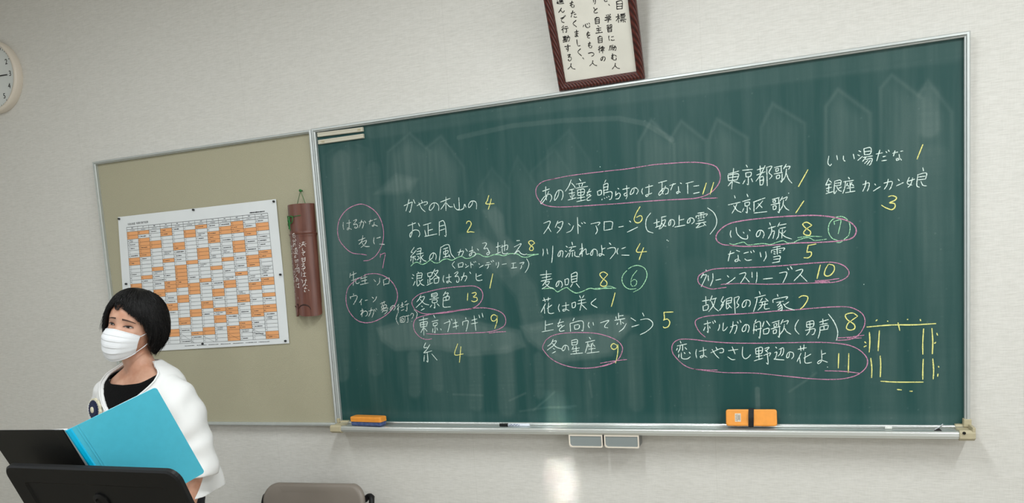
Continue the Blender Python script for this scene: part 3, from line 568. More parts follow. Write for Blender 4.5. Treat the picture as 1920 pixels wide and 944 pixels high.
ring(CG, '375,842 300,842 240,838 180,830 120,800 60,740 40,700 42,660 65,630 110,615 200,618 300,630 450,642 650,645 850,642 1100,638 1250,645 1350,662 1420,695 1470,745 1480,790 1460,835 1400,880 1310,905 1200,912 1050,905 850,885 650,865 450,862 330,852 200,835; 1165,848 1300,852 1420,865', 'longest pink chalk ring, lowest on the board')
wr(CG, '''100,628 106,645; 78,665 148,650; 100,665 98,685 85,712; 118,660 118,700; 80,680 72,698; 135,675 148,690; 92,725 88,750; 108,715 112,755 150,760 175,745; 128,712 136,722; 165,710 175,722; 220,690 215,720 222,755; 240,705 292,692; 270,675 272,735 255,752 248,742 272,735 298,748; 325,715 395,685 418,690 415,712 390,715; 362,672 372,690; 335,690 360,730 385,755;
455,700 525,690; 482,670 505,725; 450,745 480,765 505,765; 560,672 558,730 575,758 600,750 618,730; 655,685 658,725; 655,685 702,675 700,718 658,725; 656,705 700,698; 678,680 680,765; 658,745 705,735; 645,775 710,755; 722,685 755,675 735,700; 725,695 745,712; 715,735 765,715 755,740; 742,725 748,795 735,790; 802,672 812,682; 795,715 812,710 805,745 792,765; 790,760 820,765 865,768; 828,690 860,680 858,720 845,738; 845,680 838,720 820,740;
905,715 900,745 885,752 886,730 902,710 930,715 935,740 920,760; 965,690 1030,678; 985,665 990,702; 1012,655 1008,695; 990,718 960,780; 978,745 985,795; 1022,712 1018,780 1035,792 1068,785; 1062,725 1010,755; 1140,695 1142,770 1120,795 1112,785 1138,770 1185,785; 1142,728 1172,718; 1184,818 1186,822; 1452,210 1454,213''', 'long white chalk title inside the lowest pink ring')
num(CG, '1268,720 1264,828; 1342,720 1338,862', 'yellow chalk 11 inside the lowest pink ring')
strokes_part('chalk_diagram', *CH, '62,132 140,125 200,122 280,122 380,116; 206,112 214,148; 74,156 76,200 73,248; 120,148 117,195 114,242; 324,140 320,200 320,258; 362,138 366,200 364,256; 80,275 85,320 84,366; 124,265 126,310 124,362; 322,280 320,330 320,374; 366,278 370,330 368,372; 126,382 200,386 322,386; 104,104 110,98; 156,104 160,106; 248,98 252,96; 308,96 310,104; 52,200 58,206; 48,224 60,218; 384,160 388,170; 374,208 380,202; 392,312 394,318; 388,360 390,348; 202,420 222,422; 260,428 272,428', Y_, .0042, 'yellow chalk seating diagram of straight lines and dots at the lower right')
# ------------------------------------------------------------------ bulletin board
bul = thing('bulletin_board', 'khaki cloth bulletin board with thin aluminium frame, left of the chalkboard', 'bulletin board')
BX0, BX1, BZ0, BZ1 = -1.1555, -0.0285, 0.947, 2.120
MB().box((BX0, 0, BZ0), (BX1, yw, BZ1)).build('pin_surface', M['cork'], bul)
o2 = .012
rail('top_rail', (BX0 - o2, 0, BZ1 + o2), (BX1 + o2, 0, BZ1 + o2), (0, 0, -1), bul, o2)
rail('bottom_rail', (BX0 - o2, 0, BZ0 - o2), (BX1 + o2, 0, BZ0 - o2), (0, 0, 1), bul, o2)
rail('side_rail', (BX0 - o2, 0, BZ0 - o2), (BX0 - o2, 0, BZ1 + o2), (1, 0, 0), bul, o2)
rail('side_rail', (BX1 + o2, 0, BZ0 - o2), (BX1 + o2, 0, BZ1 + o2), (-1, 0, 0), bul, o2)

# ---- the schedule sheet
sch = thing('schedule_sheet', 'large white yearly schedule sheet printed with an orange and white grid', 'poster')
M['paper'] = mat('white_paper', (234, 238, 240), 0.75, noise=.03, scale=8, bump=.05)
M['orange_print'] = mat('orange_print', (240, 172, 116), 0.75)
M['grey_print'] = mat('dark_print', (60, 62, 66), 0.75)
crop = lambda x, y: at(200 + x / 3.256, 370 + y / 3.256, -.004)
c_tl, c_tr, c_br = crop(70, 122), crop(1035, 12), crop(1115, 893)
c_bl = at(237, 662, -.004)
def bil(u, v, A=c_tl, B=c_tr, C_=c_br, D=c_bl): return (A * (1-u) + B * u) * (1-v) + (D * (1-u) + C_ * u) * v
ns = 24
def wav(u, v): return -.0012 * math.sin(u * 9 + v * 2) - .0010 * math.sin(v * 7 + 1) - (.006 * max(0, v - .85) * abs(math.sin(u*5)))
pv = []
for j in range(ns + 1):
    for i in range(ns + 1):
        p = bil(i / ns, j / ns); pv.append((p.x, p.y + wav(i / ns, j / ns), p.z))
MB().add(pv, [(j*(ns+1)+i, j*(ns+1)+i+1, (j+1)*(ns+1)+i+1, (j+1)*(ns+1)+i) for j in range(ns) for i in range(ns)]).build('paper_sheet', M['paper'], sch, smooth=True)
g_tl, g_tr, g_br = crop(125, 185), crop(985, 97), crop(1055, 862)
def inv_uv(p):                                        # sheet coordinates of a point, by Newton steps
    u = v = .5
    for _ in range(8):
        q0 = bil(u, v); du = (bil(u + 1e-3, v) - q0) / 1e-3; dv = (bil(u, v + 1e-3) - q0) / 1e-3
        e = p - q0; det = du.x * dv.z - du.z * dv.x
        u += (e.x * dv.z - e.z * dv.x) / det; v += (du.x * e.z - du.z * e.x) / det
    return u, v
u0, v0 = inv_uv(g_tl); u1, v1_ = inv_uv(g_tr); u2, v2 = inv_uv(g_br)
def G2(c, r, lift=.0008):                             # grid cell corner: column 0-12, row -2..31
    t = c / 12; s = (r + 1.25) / 32.25
    u = lerp(u0, u1, t) + (u2 - u1) * s; v = lerp(v0, v1_, t) + (v2 - v1_) * s
    p = bil(u, v); return Vector((p.x, p.y + wav(u, v) - lift, p.z))
blocks = {0: [(0,2),(7,2),(14,2),(21,2),(28,2)], 1: [(0,1),(2,5),(12,1),(18,2),(25,2)], 2: [(3,2),(10,1),(16,2),(23,2)], 3: [(0,2),(8,1),(14,3),(20,2),(27,2)],
 4: [(4,2),(10,6),(18,2),(24,2)], 5: [(1,2),(9,1),(15,3),(22,2),(28,1)], 6: [(0,1),(6,3),(14,1),(20,2),(27,2)], 7: [(2,3),(11,1),(17,2),(22,1),(24,2)],
 8: [(1,2),(9,1),(15,2),(22,2),(27,4)], 9: [(0,3),(5,3),(13,1),(19,2),(26,2)], 10: [(2,2),(9,3),(16,2),(22,3)], 11: [(1,2),(8,2),(15,2),(19,1),(22,2),(29,2)]}
filled = set()
for c, bl in blocks.items():
    for r, n in bl:
        for k in range(n): filled.add((c, r + k))
        ob = MB()
        for k in range(n):
            for h in range(2):
                ob.quad(G2(c + h*.5, r+k), G2(c + .5 + h*.5, r+k), G2(c + .5 + h*.5, r + k + 1), G2(c + h*.5, r + k + 1))
        ob.build('orange_cell', M['orange_print'], sch)
gl = MB()
def gline(a, b, w=.0009, n=12):
    pts = [(lerp(a[0], b[0], t / n), lerp(a[1], b[1], t / n)) for t in range(n + 1)]
    P = [G2(*p, .0013) for p in pts]; ribbon(gl, P, Vector((0, -1, 0)), w, 0, 0)
for r in [-1.25, -.6] + list(range(0, 32)): gline((0, r), (12, r), .0009 if r > 0 else .0013)
for c in range(13):
    gline((c, -1.25), (c, 31), .0011)
    if c < 12: gline((c + .16, 0), (c + .16, 31), .0005)
for a, b in [((8.2, 29.3), (9.1, 31)), ((10, 28), (11, 30.4)), ((9.9, 29), (12, 30.8)), ((4, 28), (5.2, 31)), ((6, 29.3), (6.9, 31))]: gline(a, b, .0007, 4)
gl.build('grid_lines', M['grey_print'], sch)
wm = MB(); rr = random.Random(11)
def dash(c, r, ln, h=.0022):
    x = 0
    while x < ln:
        k = rr.uniform(.03, .07); P = [G2(c + x, r, .0014), G2(c + x + k, r, .0014)]
        ribbon(wm, P, Vector((0, -1, 0)), h * rr.uniform(.6, 1.15), 0, .2); x += k + rr.uniform(.012, .03)
for c in range(12):
    for r in range(31):
        dash(c + .05, r + .5, .04, .0024)
        p = rr.random()
        if (c, r) in filled:
            if p < .3: dash(c + .22, r + .5, rr.uniform(.2, .5), .0026)
        elif p < .26: dash(c + .22, r + .5, rr.uniform(.3, .7), .0032)
        elif p < .34: dash(c + .22, r + .3, rr.uniform(.2, .6), .0022); dash(c + .22, r + .7, rr.uniform(.2, .5), .0022)
for c in range(12): dash(c + .45, -.95, .1, .003); dash(c + .3, -.3, .4, .0018)
for k in range(7): dash(4.4 + k * 1.0, 31.7, .8, .0022)
dash(10.6, -1.75, 1.2, .0045)
wm.build('fine_print', M['grey_print'], sch, kind='stuff')
tcv = bpy.data.curves.new('title', 'FONT'); tcv.body = '令和5年度  年間行事予定表'; tcv.size = .019
to = bpy.data.objects.new('title', tcv); COL.objects.link(to); bpy.context.view_layer.update()
tme = bpy.data.meshes.new_from_object(to.evaluated_get(bpy.context.evaluated_depsgraph_get())); bpy.data.objects.remove(to)
ta, tb = G2(.12, -1.75), G2(2.0, -1.9); tx = (tb - ta).normalized(); tz = Vector((0, -1, 0)).cross(tx) * -1
tz = tz if tz.z > 0 else -tz
wmax = max(v.co.x for v in tme.vertices); ks = (tb - ta).length / wmax
for v in tme.vertices: v.co = ta + tx * v.co.x * ks + tz * v.co.y * ks * 1.1 + Vector((0, -.0015, 0))
tme.materials.append(M['grey_print']); t_o = bpy.data.objects.new('title_text', tme); COL.objects.link(t_o); t_o.parent = sch
pinm = mat('black_pin', (30, 34, 36), .4)
pins = [((80,133),'top left corner'),((533,78),'middle of the top edge'),((1024,27),'top right corner'),((1064,473),'middle of the right edge'),((1095,878),'bottom right corner'),((590,895),'middle of the bottom edge'),((123,530),'middle of the left edge')]
for (x, y), w in pins:
    p = crop(x, y); mb = MB(); prof_ = [(0, .0040), (-.003, .0046), (-.006, .0046), (-.0085, .0038), (-.0095, .0012)]
    mb.rings([[(r_ * math.cos(k * math.pi / 6), yy, r_ * math.sin(k * math.pi / 6)) for k in range(12)] for yy, r_ in prof_])
    o = mb.build('push_pin', pinm, smooth=True); o.location = (p.x, -.0045, p.z)
    tag(o, f'small black round pin at the {w} of the schedule sheet', 'pin', 'black pins holding the schedule sheet')

# ------------------------------------------------------------------ bamboo plaque
def bamboo():
    crop = lambda x, y, Y=0: at(520 + x / 3.5, 340 + y / 3.5, Y)
    t = thing('bamboo_plaque', 'brown half bamboo plaque with white brush writing, hanging beside the schedule sheet', 'plaque')
    bm_ = mat('smoked_bamboo', (116, 74, 62), .32, col2=(98, 58, 48), scale=12, stretch=(6, 6, .6), bump=.1)
    inner = mat('bamboo_inside', (60, 38, 32), .7)
    top = (crop(84, 158), crop(245, 152)); bot = (crop(140, 888), crop(302, 880))
    ctop = (top[0] + top[1]) / 2; cbot = (bot[0] + bot[1]) / 2
    Lz = ctop.z - cbot.z; Rr = (top[1] - top[0]).length / 2 * 1.02
    def pt(v, a, r=1.0, extra=0):                     # v down the length, a across (-90..90 degrees)
        c = ctop.lerp(cbot, v); k = Rr * r * (1 + .05 * math.exp(-((v - .265) / .012) ** 2) - .03 * math.exp(-((v - .25) / .008) ** 2))
        a = math.radians(a)
        return Vector((c.x + k * math.sin(a), -.004 - k * .78 * math.cos(a) - extra, c.z))
    mb = MB(); rows = []; nv, na = 60, 20
    for j in range(nv + 1):
        v = j / nv; rows.append([pt(v, -90 + 180 * i / na) for i in range(na + 1)] + [pt(v, 90 - 180 * i / na, .86) + Vector((0, 0, 0)) for i in range(na + 1)])
    # the foot is cut away in two scallops
    cut = lambda a: .895 if abs(a) < 0 else .895
    k_end = int(.895 * nv)
    mb.rings(rows[:k_end + 1]); body = mb.build('bamboo_body', bm_, t, smooth=True)
    md = body.modifiers.new('e', 'EDGE_SPLIT'); md.split_angle = math.radians(50)
    f = MB()                                           # foot: left and right lobes under the carved arch
    for a0, a1, vtop in [(-88, -38, lambda u: .895), (-22, 88, lambda u: .895)]:
        rs = []
        n = 14
        for i in range(n + 1):
            u = i / n; a = lerp(a0, a1, u)
            vb = 1.0 - .02 * (abs(2*u - 1) ** 4)
            col_ = []
            for j in range(7): col_.append(pt(lerp(.880, vb, j / 6), a))
            for j in range(7): col_.append(pt(lerp(vb, .880, j / 6), a, .85))
            rs.append(col_)
        f.rings(rs)
    fo = f.build('carved_foot', bm_, t, smooth=True); md = fo.modifiers.new('e', 'EDGE_SPLIT'); md.split_angle = math.radians(50)
    arch = MB()
    for cx_, rr_, y0_, a0, a1 in [(222, 38, 845, 200, 355), (150, 20, 835, 120, 330)]:
        pts = []
        for i in range(14):
            a = math.radians(lerp(a0, a1, i / 13)); x = cx_ + rr_ * math.cos(a); y = y0_ + rr_ * math.sin(a)
            u = (x - lerp(84, 140, (y-155)/730)) / 161; aa_ = math.degrees(math.asin(max(-.98, min(.98, 2*u - 1))))
            pts.append(pt((y - 155) / 730, aa_, 1.0, .0008))
        arch.tube(pts, [.0006 + .0022 * math.sin(math.pi * i / 13) for i in range(14)], 6)
    arch.build('carved_line', inner, t, smooth=True, label='dark carved curl on the foot')
    MB().rings([[pt(.262 + .007 * math.sin(k), a, 1.0 + .025 * math.cos(k)) for a in range(-88, 89, 16)] for k in [j * math.pi / 3 for j in range(7)]], cap=False, closed=False).build('node_ring', bm_, t, smooth=True)
    # writing on the curved face
    def w_(x, y):
        u = (x - lerp(84, 140, (y - 155) / 730)) / 161; a = math.degrees(math.asin(max(-.99, min(.99, 2 * u - 1))))
        p = pt((y - 155) / 730, a, 1.0, .0009); ra = math.radians(a); return p, Vector((math.sin(ra), -.9 * math.cos(ra), 0)).normalized()
    txt = '''195,408 200,412; 192,420 198,424; 192,438 200,428; 208,405 224,402; 215,398 214,412 205,430; 206,418 230,414; 216,418 228,430; 212,440 212,455 220,458; 208,470 226,465 214,478 220,490;
205,508 228,504; 210,500 212,525 226,524 226,500; 212,515 226,513; 212,532 218,534; 208,545 224,540 210,560 222,556 228,565; 206,575 228,568 216,580 220,590; 208,595 208,622; 216,605 232,602; 224,595 224,620 216,622 232,624; 206,640 210,650; 214,645 214,665; 222,652 238,648; 232,640 230,665 224,675; 216,682 230,678; 222,672 216,690; 234,680 240,684; 230,690 230,702 224,700 238,702; 226,710 226,722 232,722; 246,712 250,718;
158,340 152,345; 150,348 152,368; 150,348 166,345 168,366; 152,356 166,354; 152,368 168,366; 154,378 146,390; 164,376 174,388; 150,392 168,390 164,405; 158,392 150,405; 160,410 154,425 148,420 156,408 170,412 168,426; 150,440 156,446; 150,455 156,470 185,475; 162,438 180,436; 172,432 168,445; 164,446 178,444 180,464 166,466 164,446; 166,456 178,454; 158,488 172,485; 166,482 158,498 170,494 172,500; 160,518 172,514; 164,508 166,528 172,526; 172,514 186,512 182,530; 178,514 172,530; 170,540 172,550; 182,538 182,552 174,562;
162,570 166,600; 162,570 176,568 176,580; 184,568 188,600; 180,568 192,566 194,598; 172,586 186,584; 176,608 164,622 182,632; 178,638 172,652 166,648 174,636 188,640 184,654; 168,665 170,692; 176,672 194,668; 186,662 188,690 180,692 194,694;
122,420 138,418; 118,430 140,428; 130,418 130,455; 120,440 138,438; 140,422 140,448; 140,422 128,422; 138,455 134,458; 124,470 140,466 130,478 136,486; 130,495 128,512 138,515; 124,503 136,501; 126,525 138,522; 132,518 128,535; 136,535 134,545 142,545; 132,555 134,565; 144,553 146,560; 130,585 142,582; 138,580 136,610; 148,590 158,588; 152,580 154,605; 146,608 160,605; 142,615 134,628; 144,615 156,626; 136,632 154,630; 142,636 138,645 154,642; 138,655 154,650 144,662 150,672; 146,680 144,700 154,700; 140,690 152,688; 142,712 154,708; 148,705 144,720; 150,722 150,732 158,732; 142,740 146,750; 156,738 160,746; 181,755 183,768'''
    wb = MB()
    for st in parse(txt):
        st = [(lerp(150, x, 1.18), y) if False else (x, y) for x, y in st]
        P = [w_(x, y) for x, y in st]; ribbon(wb, [p for p, n in P] if len(P) < 3 else catmull([p for p, n in P], 4), P[0][1], .0019, .2, .25)
    wb.build('brush_writing', mat('white_ink', (232, 228, 224), .7), t, label='white vertical brush writing in three columns')
    sm = MB()
    for i in range(17):
        y = 395 + i * 9; p, n = w_(107 + i * .5, y); sm.box((p.x - .001, p.y - .0008, p.z - .0035 + .001 * (i % 3)), (p.x + .0016, p.y + .0005, p.z + .002))
    p, n = w_(124, 662); sm.box((p.x - .002, p.y - .001, p.z - .012), (p.x + .002, p.y + .001, p.z + .008))
    sm.build('signature', M['ink'], t, label='small dark signature column on the left flank')
    gs = mat('green_cord', (38, 120, 58), .8, bump=.3, scale=900)
    pin = crop(152, 62, -.012)
    s = MB(); a, b = crop(130, 155, -.02), crop(186, 152, -.02); s.tube([a, pin, b], .0013, 6)
    r1, _ = w_(198, 230); r0 = w_(98, 243)[0]; q = [w_(x, y)[0] + Vector((0, -.0015, 0)) for x, y in [(92, 240), (110, 240), (130, 238), (160, 234), (180, 232), (200, 230)]]
    s.tube(q, .0012, 6); s.build('hanging_cord', gs, t, smooth=True, label='green cord')
    bw = MB()
    for path in ['128,240 105,225 96,238 108,262 122,268 128,242', '128,240 140,228 154,240 150,268 136,275 128,242', '128,242 118,262 104,280 96,292', '128,242 130,280 128,300 135,322', '126,244 112,270 100,276', '130,245 122,290 118,310']:
        P = [w_(x, y)[0] + Vector((0, -.005, 0)) for x, y in parse(path)[0]]; bw.tube(catmull(P, 4), .0017, 6)
    k, _ = w_(128, 241); bw.rings([[(k.x + .004 * math.sin(f_) * math.cos(g), k.y - .006 + .003 * math.cos(f_), k.z + .004 * math.sin(f_) * math.sin(g)) for g in [j * math.pi / 4 for j in range(8)]] for f_ in [.2, .9, 1.6, 2.3, 2.9]])
    bw.build('bow', gs, t, smooth=True, label='green cord bow')
    p_ = MB(); p_.tube([(pin.x, 0, pin.z), (pin.x, -.008, pin.z), (pin.x, -.0085, pin.z), (pin.x, -.016, pin.z)], [.003, .0026, .0045, .0052], 12)
    tag(p_.build('push_pin', gs, smooth=True), 'green push pin that the bamboo plaque hangs from', 'pin')
bamboo()

# ------------------------------------------------------------------ framed calligraphy leaning out above the board
def framed():
    t = thing('framed_calligraphy', 'dark red wooden frame with black brush calligraphy, tilted out above the chalkboard', 'framed picture')
    A = Vector((1.0088, -.020, 2.1345)); B = Vector((1.3067, -.020, 2.1345))
    ang = math.radians(27); e = Vector((1, 0, 0)); up = Vector((0, -math.sin(ang), math.cos(ang))); n = Vector((0, -math.cos(ang), -math.sin(ang)))   # n faces the room
    Wf = B.x - A.x; Hf = .44; fw = .0265
    wood = bpy.data.materials.new('carved_red_wood'); wood.use_nodes = True
    nt = wood.node_tree; N = nt.nodes; L = nt.links; b = N['Principled BSDF']
    tc = N.new('ShaderNodeTexCoord'); wv = N.new('ShaderNodeTexWave'); wv.wave_type = 'BANDS'; wv.bands_direction = 'DIAGONAL'
    wv.inputs['Scale'].default_value = 55; wv.inputs['Distortion'].default_value = .15; L.new(tc.outputs['Object'], wv.inputs[0])
    cr = N.new('ShaderNodeValToRGB'); cr.color_ramp.elements[0].color = (*sr((50, 20, 17)), 1); cr.color_ramp.elements[1].color = (*sr((92, 38, 30)), 1)
    L.new(wv.outputs[0], cr.inputs[0]); L.new(cr.outputs[0], b.inputs['Base Color']); b.inputs['Roughness'].default_value = .35
    bp = N.new('ShaderNodeBump'); bp.inputs['Strength'].default_value = .6; bp.inputs['Distance'].default_value = .002; L.new(wv.outputs[0], bp.inputs['Height']); L.new(bp.outputs[0], b.inputs['Normal'])
    def F(u, v, d): return A + e * u + up * v + n * d
    def bar(name, p0, p1, inw):
        t_ = (Vector(p1) - Vector(p0)).normalized(); inw = Vector(inw)
        prof = [(0, -.018), (0, .0), (.004, .004), (.010, .0045), (fw - .006, .0015), (fw - .001, -.002), (fw, -.010), (fw, -.018)]
        vs = []
        for P0, s in ((Vector(p0), 1), (Vector(p1), -1)):
            for q, d in prof:
                uv = P0 + inw * q + t_ * q * s; vs.append(F(uv.x, uv.y, d))
        k = len(prof); fs = [tuple(range(k)), tuple(range(2*k-1, k-1, -1))] + [(i, i+k, (i+1) % k + k, (i+1) % k) for i in range(k)]
        MB().add(vs, fs).build(name, wood, t)
    bar('frame_side', (0, 0, 0), (Wf, 0, 0), (0, 1, 0)); bar('frame_side', (0, Hf, 0), (Wf, Hf, 0), (0, -1, 0))
    bar('frame_side', (0, 0, 0), (0, Hf, 0), (1, 0, 0)); bar('frame_side', (Wf, 0, 0), (Wf, Hf, 0), (-1, 0, 0))
    # slanted carving, piece by piece
    MB().slab([F(.006, .006, -.018), F(Wf - .006, .006, -.018), F(Wf - .006, Hf - .006, -.018), F(.006, Hf - .006, -.018)], -n, .004).build('back_board', M['metal_black'], t)
    pap = mat('cream_paper', (232, 229, 218), .8, noise=.06, scale=14, bump=.08)
    MB().quad(F(fw, fw, -.008), F(Wf - fw, fw, -.008), F(Wf - fw, Hf - fw, -.008), F(fw, Hf - fw, -.008)).build('paper_sheet', pap, t)
    txt = '''775,15 778,85; 775,15 826,8 828,82; 778,38 826,34; 778,60 826,56; 778,85 828,80; 770,160 805,150; 790,130 795,210; 792,165 772,195; 798,165 808,175; 812,135 855,125; 815,145 815,160; 815,145 852,138 850,158 817,162; 828,130 828,160; 842,128 842,158; 818,175 850,170; 810,190 865,180; 838,188 838,208; 822,195 815,205; 850,195 858,205;
662,-6 664,8 670,15 690,8; 702,40 710,52; 680,140 686,150; 696,135 700,148; 718,132 708,150; 668,165 720,155 716,168; 682,175 712,168 698,185; 698,182 700,205 690,203; 665,190 725,182; 685,240 702,235 702,262; 690,248 696,252; 685,262 700,255; 712,235 730,230 730,258; 716,243 722,247; 712,258 728,250; 692,270 695,298; 692,270 728,265 728,295; 695,283 728,279; 695,298 730,293;
705,335 702,355 710,378; 728,345 748,340; 725,372 740,378 755,372; 712,430 745,422; 715,432 712,455 705,470; 725,440 742,438 738,462; 730,450 722,468; 745,445 770,438 768,465 758,470; 760,425 755,450 742,470; 728,520 755,512; 738,500 740,545 728,545 732,530 742,540 745,558 770,558 772,540; 762,515 775,525; 765,590 758,615 735,645; 760,610 780,632 805,640;
560,-5 562,20; 578,-8 578,25 570,38; 562,70 575,92; 595,78 570,100 565,115 580,122 598,116; 590,160 582,170; 575,172 578,222; 575,172 612,165 615,218; 578,188 612,184; 578,204 612,200; 578,222 614,216; 600,240 612,250; 588,268 630,260; 592,285 630,280; 608,262 612,305; 582,310 645,300; 620,335 612,345; 602,348 606,400; 602,348 638,342 642,395; 605,365 638,360; 606,382 640,376; 606,400 642,393; 620,430 608,445; 622,445 605,465; 615,458 616,492; 632,442 655,438 655,462; 625,452 665,446; 632,464 656,460; 628,474 660,470; 644,430 646,495; 648,535 640,560 630,562 630,545 645,530 665,532 670,550 658,570;
470,235 464,250; 485,225 490,250 510,258 525,250 524,240; 500,220 506,228; 518,215 526,225; 498,312 525,306; 512,295 498,330 512,322 516,335; 528,325 505,340 508,352 525,354; 525,392 518,425 525,445 540,445 545,428; 510,410 535,402; 510,428 535,420; 512,498 545,490 565,502 558,518 542,524; 555,565 548,590 525,615; 550,585 570,605 592,612;
360,10 352,50 362,68 378,65 380,48; 340,32 372,22; 342,50 370,42; 350,125 385,115; 368,100 352,160; 380,135 398,132; 378,155 390,162 404,158; 398,190 370,220 402,250; 385,300 420,292; 388,318 420,312; 402,280 405,335 392,342 388,335 405,330 418,342; 405,370 410,410 420,430 436,425; 440,455 415,485 448,520; 460,538 470,550;
222,8 228,15; 218,25 232,22 225,35; 220,30 250,35 285,30; 245,0 240,22; 250,5 275,2; 250,14 275,10; 248,22 278,18; 262,0 262,20; 262,75 248,100 235,118 255,98 268,112 278,115 290,100; 255,172 285,162 262,185 268,205 288,210; 285,150 292,158; 295,143 300,152; 282,240 265,258; 285,258 262,280; 275,272 278,305; 295,250 318,246; 290,268 325,262; 308,266 310,300 300,298;
275,345 312,338; 282,352 285,372; 282,352 305,348 305,368 285,372; 284,362 305,358; 294,335 297,385; 275,378 310,372; 278,392 315,385; 312,352 338,346 335,375 325,385; 325,330 320,360 305,392; 292,435 345,428; 320,415 325,455 312,462 308,450 322,446 326,465 318,480; 320,515 345,508 325,535 345,530 355,548 342,568 325,562 330,552; 352,592 345,620 322,645; 348,615 365,638 390,645'''
    ib = MB(); P0 = F(fw, fw, -.0074)
    for st in parse(txt):
        P = [on_plane(1000 + x / 4.97, y / 4.97, P0, n) for x, y in st]
        P = catmull(P, 5) if len(P) > 2 else [P[0].lerp(P[1], k / 5) for k in range(6)]
        ribbon(ib, P, n, .0028, 0, .08, brush=True)
    ib.build('brush_writing', M['ink'], t, label='vertical columns of black brush characters')
    pts = [F(.06, Hf - .05, -.022), Vector((A.x + Wf / 2, yw - .004, A.z + Hf * .98)), F(Wf - .06, Hf - .05, -.022)]
    MB().tube(pts, .0016, 6).build('hanging_cord', mat('cord', (150, 140, 120), .8), t)
framed()

# ------------------------------------------------------------------ wall clock
def clock():
    p = at(35, 135, -.02); Rc = .165
    c = Vector((p.x - Rc - .024, yw, 2.59)); c.z = at(-40, 133, 0).z - .042
    t = thing('wall_clock', 'round cream-rimmed wall clock cut off at the left edge', 'clock', (c.x, c.y, c.z))
    circ = lambda r, y, n=64: [(r * math.cos(2*math.pi*k/n), y, r * math.sin(2*math.pi*k/n)) for k in range(n)]
    MB().rings([circ(Rc * .985, 0), circ(Rc, -.012), circ(Rc, -.030), circ(Rc * .97, -.038), circ(Rc * .90, -.036), circ(Rc * .875, -.026), circ(Rc * .87, -.02)], cap=False).build('rim', M['white_plastic'], t, smooth=True)
    MB().rings([circ(Rc * .90, -.001), circ(Rc * .90, -.020)]).build('dial', M['clock_face'], t)
    tk = MB()
    for k in range(60):
        a = math.radians(90 - 6 * k); r0, r1, w = (.78, .84, .0016) if k % 5 == 0 else (.81, .84, .001)
        d = Vector((math.cos(a), 0, math.sin(a))); s_ = Vector((-d.z, 0, d.x)); y = Vector((0, -.0206, 0))
        tk.slab([d*Rc*r0 - s_*w + y, d*Rc*r1 - s_*w + y, d*Rc*r1 + s_*w + y, d*Rc*r0 + s_*w + y], (0, -1, 0), .0004)
    tk.build('minute_marks', M['black'], t, kind='stuff')
    for h in range(1, 13):
        cv = bpy.data.curves.new('n', 'FONT'); cv.body = str(h); cv.size = .034; cv.align_x = 'CENTER'; cv.align_y = 'CENTER'; cv.extrude = .0003
        ob_ = bpy.data.objects.new('n', cv); COL.objects.link(ob_); bpy.context.view_layer.update()
        me_ = bpy.data.meshes.new_from_object(ob_.evaluated_get(bpy.context.evaluated_depsgraph_get())); bpy.data.objects.remove(ob_)
        a = math.radians(90 - 30 * h); cc = Vector((math.cos(a), 0, math.sin(a))) * Rc * .66
        for v in me_.vertices: v.co = Vector((v.co.x * .95 + cc.x, -.0208 - v.co.z, v.co.y + cc.z))
        me_.materials.append(M['black']); q = bpy.data.objects.new('numeral', me_); COL.objects.link(q); q.parent = t
    def hand(a, ln, w, y):
        a = math.radians(90 - a); d = Vector((math.cos(a), 0, math.sin(a))); s_ = Vector((-d.z, 0, d.x)); yy = Vector((0, y, 0))
        MB().slab([d*-.02 - s_*w + yy, d*ln - s_*w*.7 + yy, d*ln + s_*w*.7 + yy, d*-.02 + s_*w + yy], (0, -1, 0), .0012).build('hand', M['black'], t)
    hand(92, .095, .0028, -.0235); hand(318, .07, .004, -.0218)
    MB().rings([circ(.007, -.0206, 16), circ(.007, -.027, 16)]).build('hub', M['black'], t)
clock()

# ------------------------------------------------------------------ things on the chalkboard and tray
mg = mat('ivory_rubber', (205, 200, 182), .5)
for i, (q, where) in enumerate([([(596.5, 250.5), (682, 239.5), (682.5, 246.5), (597.5, 257)], 'upper one'), ([(598, 264), (683, 252), (684, 259), (599, 271)], 'lower one')]):
    P = [at(*p) for p in q]; a = (P[0] + P[3]) / 2; b = (P[1] + P[2]) / 2
    t = thing('magnet_bar', f'ivory magnetic strip at the upper left corner of the chalkboard, {where}', 'magnet', (a.x, 0, a.z), 0, 'magnetic strips on the chalkboard')
    w = b.x - a.x; dz = b.z - a.z
    mb = MB(); pr = [(-.0005, -.0075), (-.004, -.0085), (-.009, -.0078), (-.010, -.004), (-.0085, 0), (-.010, .004), (-.009, .0078), (-.004, .0085), (-.0005, .0075)]
    mb.prism_x(pr, 0.001, w); mb.v = [(x, y, z + dz * x / w) for x, y, z in mb.v]; mb.build('strip', mg, t)
    c = MB().box((.018 if i else w - .022, -.0112, -.004), (.03 if i else w - .01, -.0095, .003)); c.v = [(x, y, z + dz * x / w) for x, y, z in c.v]
    c.build('worn_mark', M['beige'], t, label='worn grey spot')

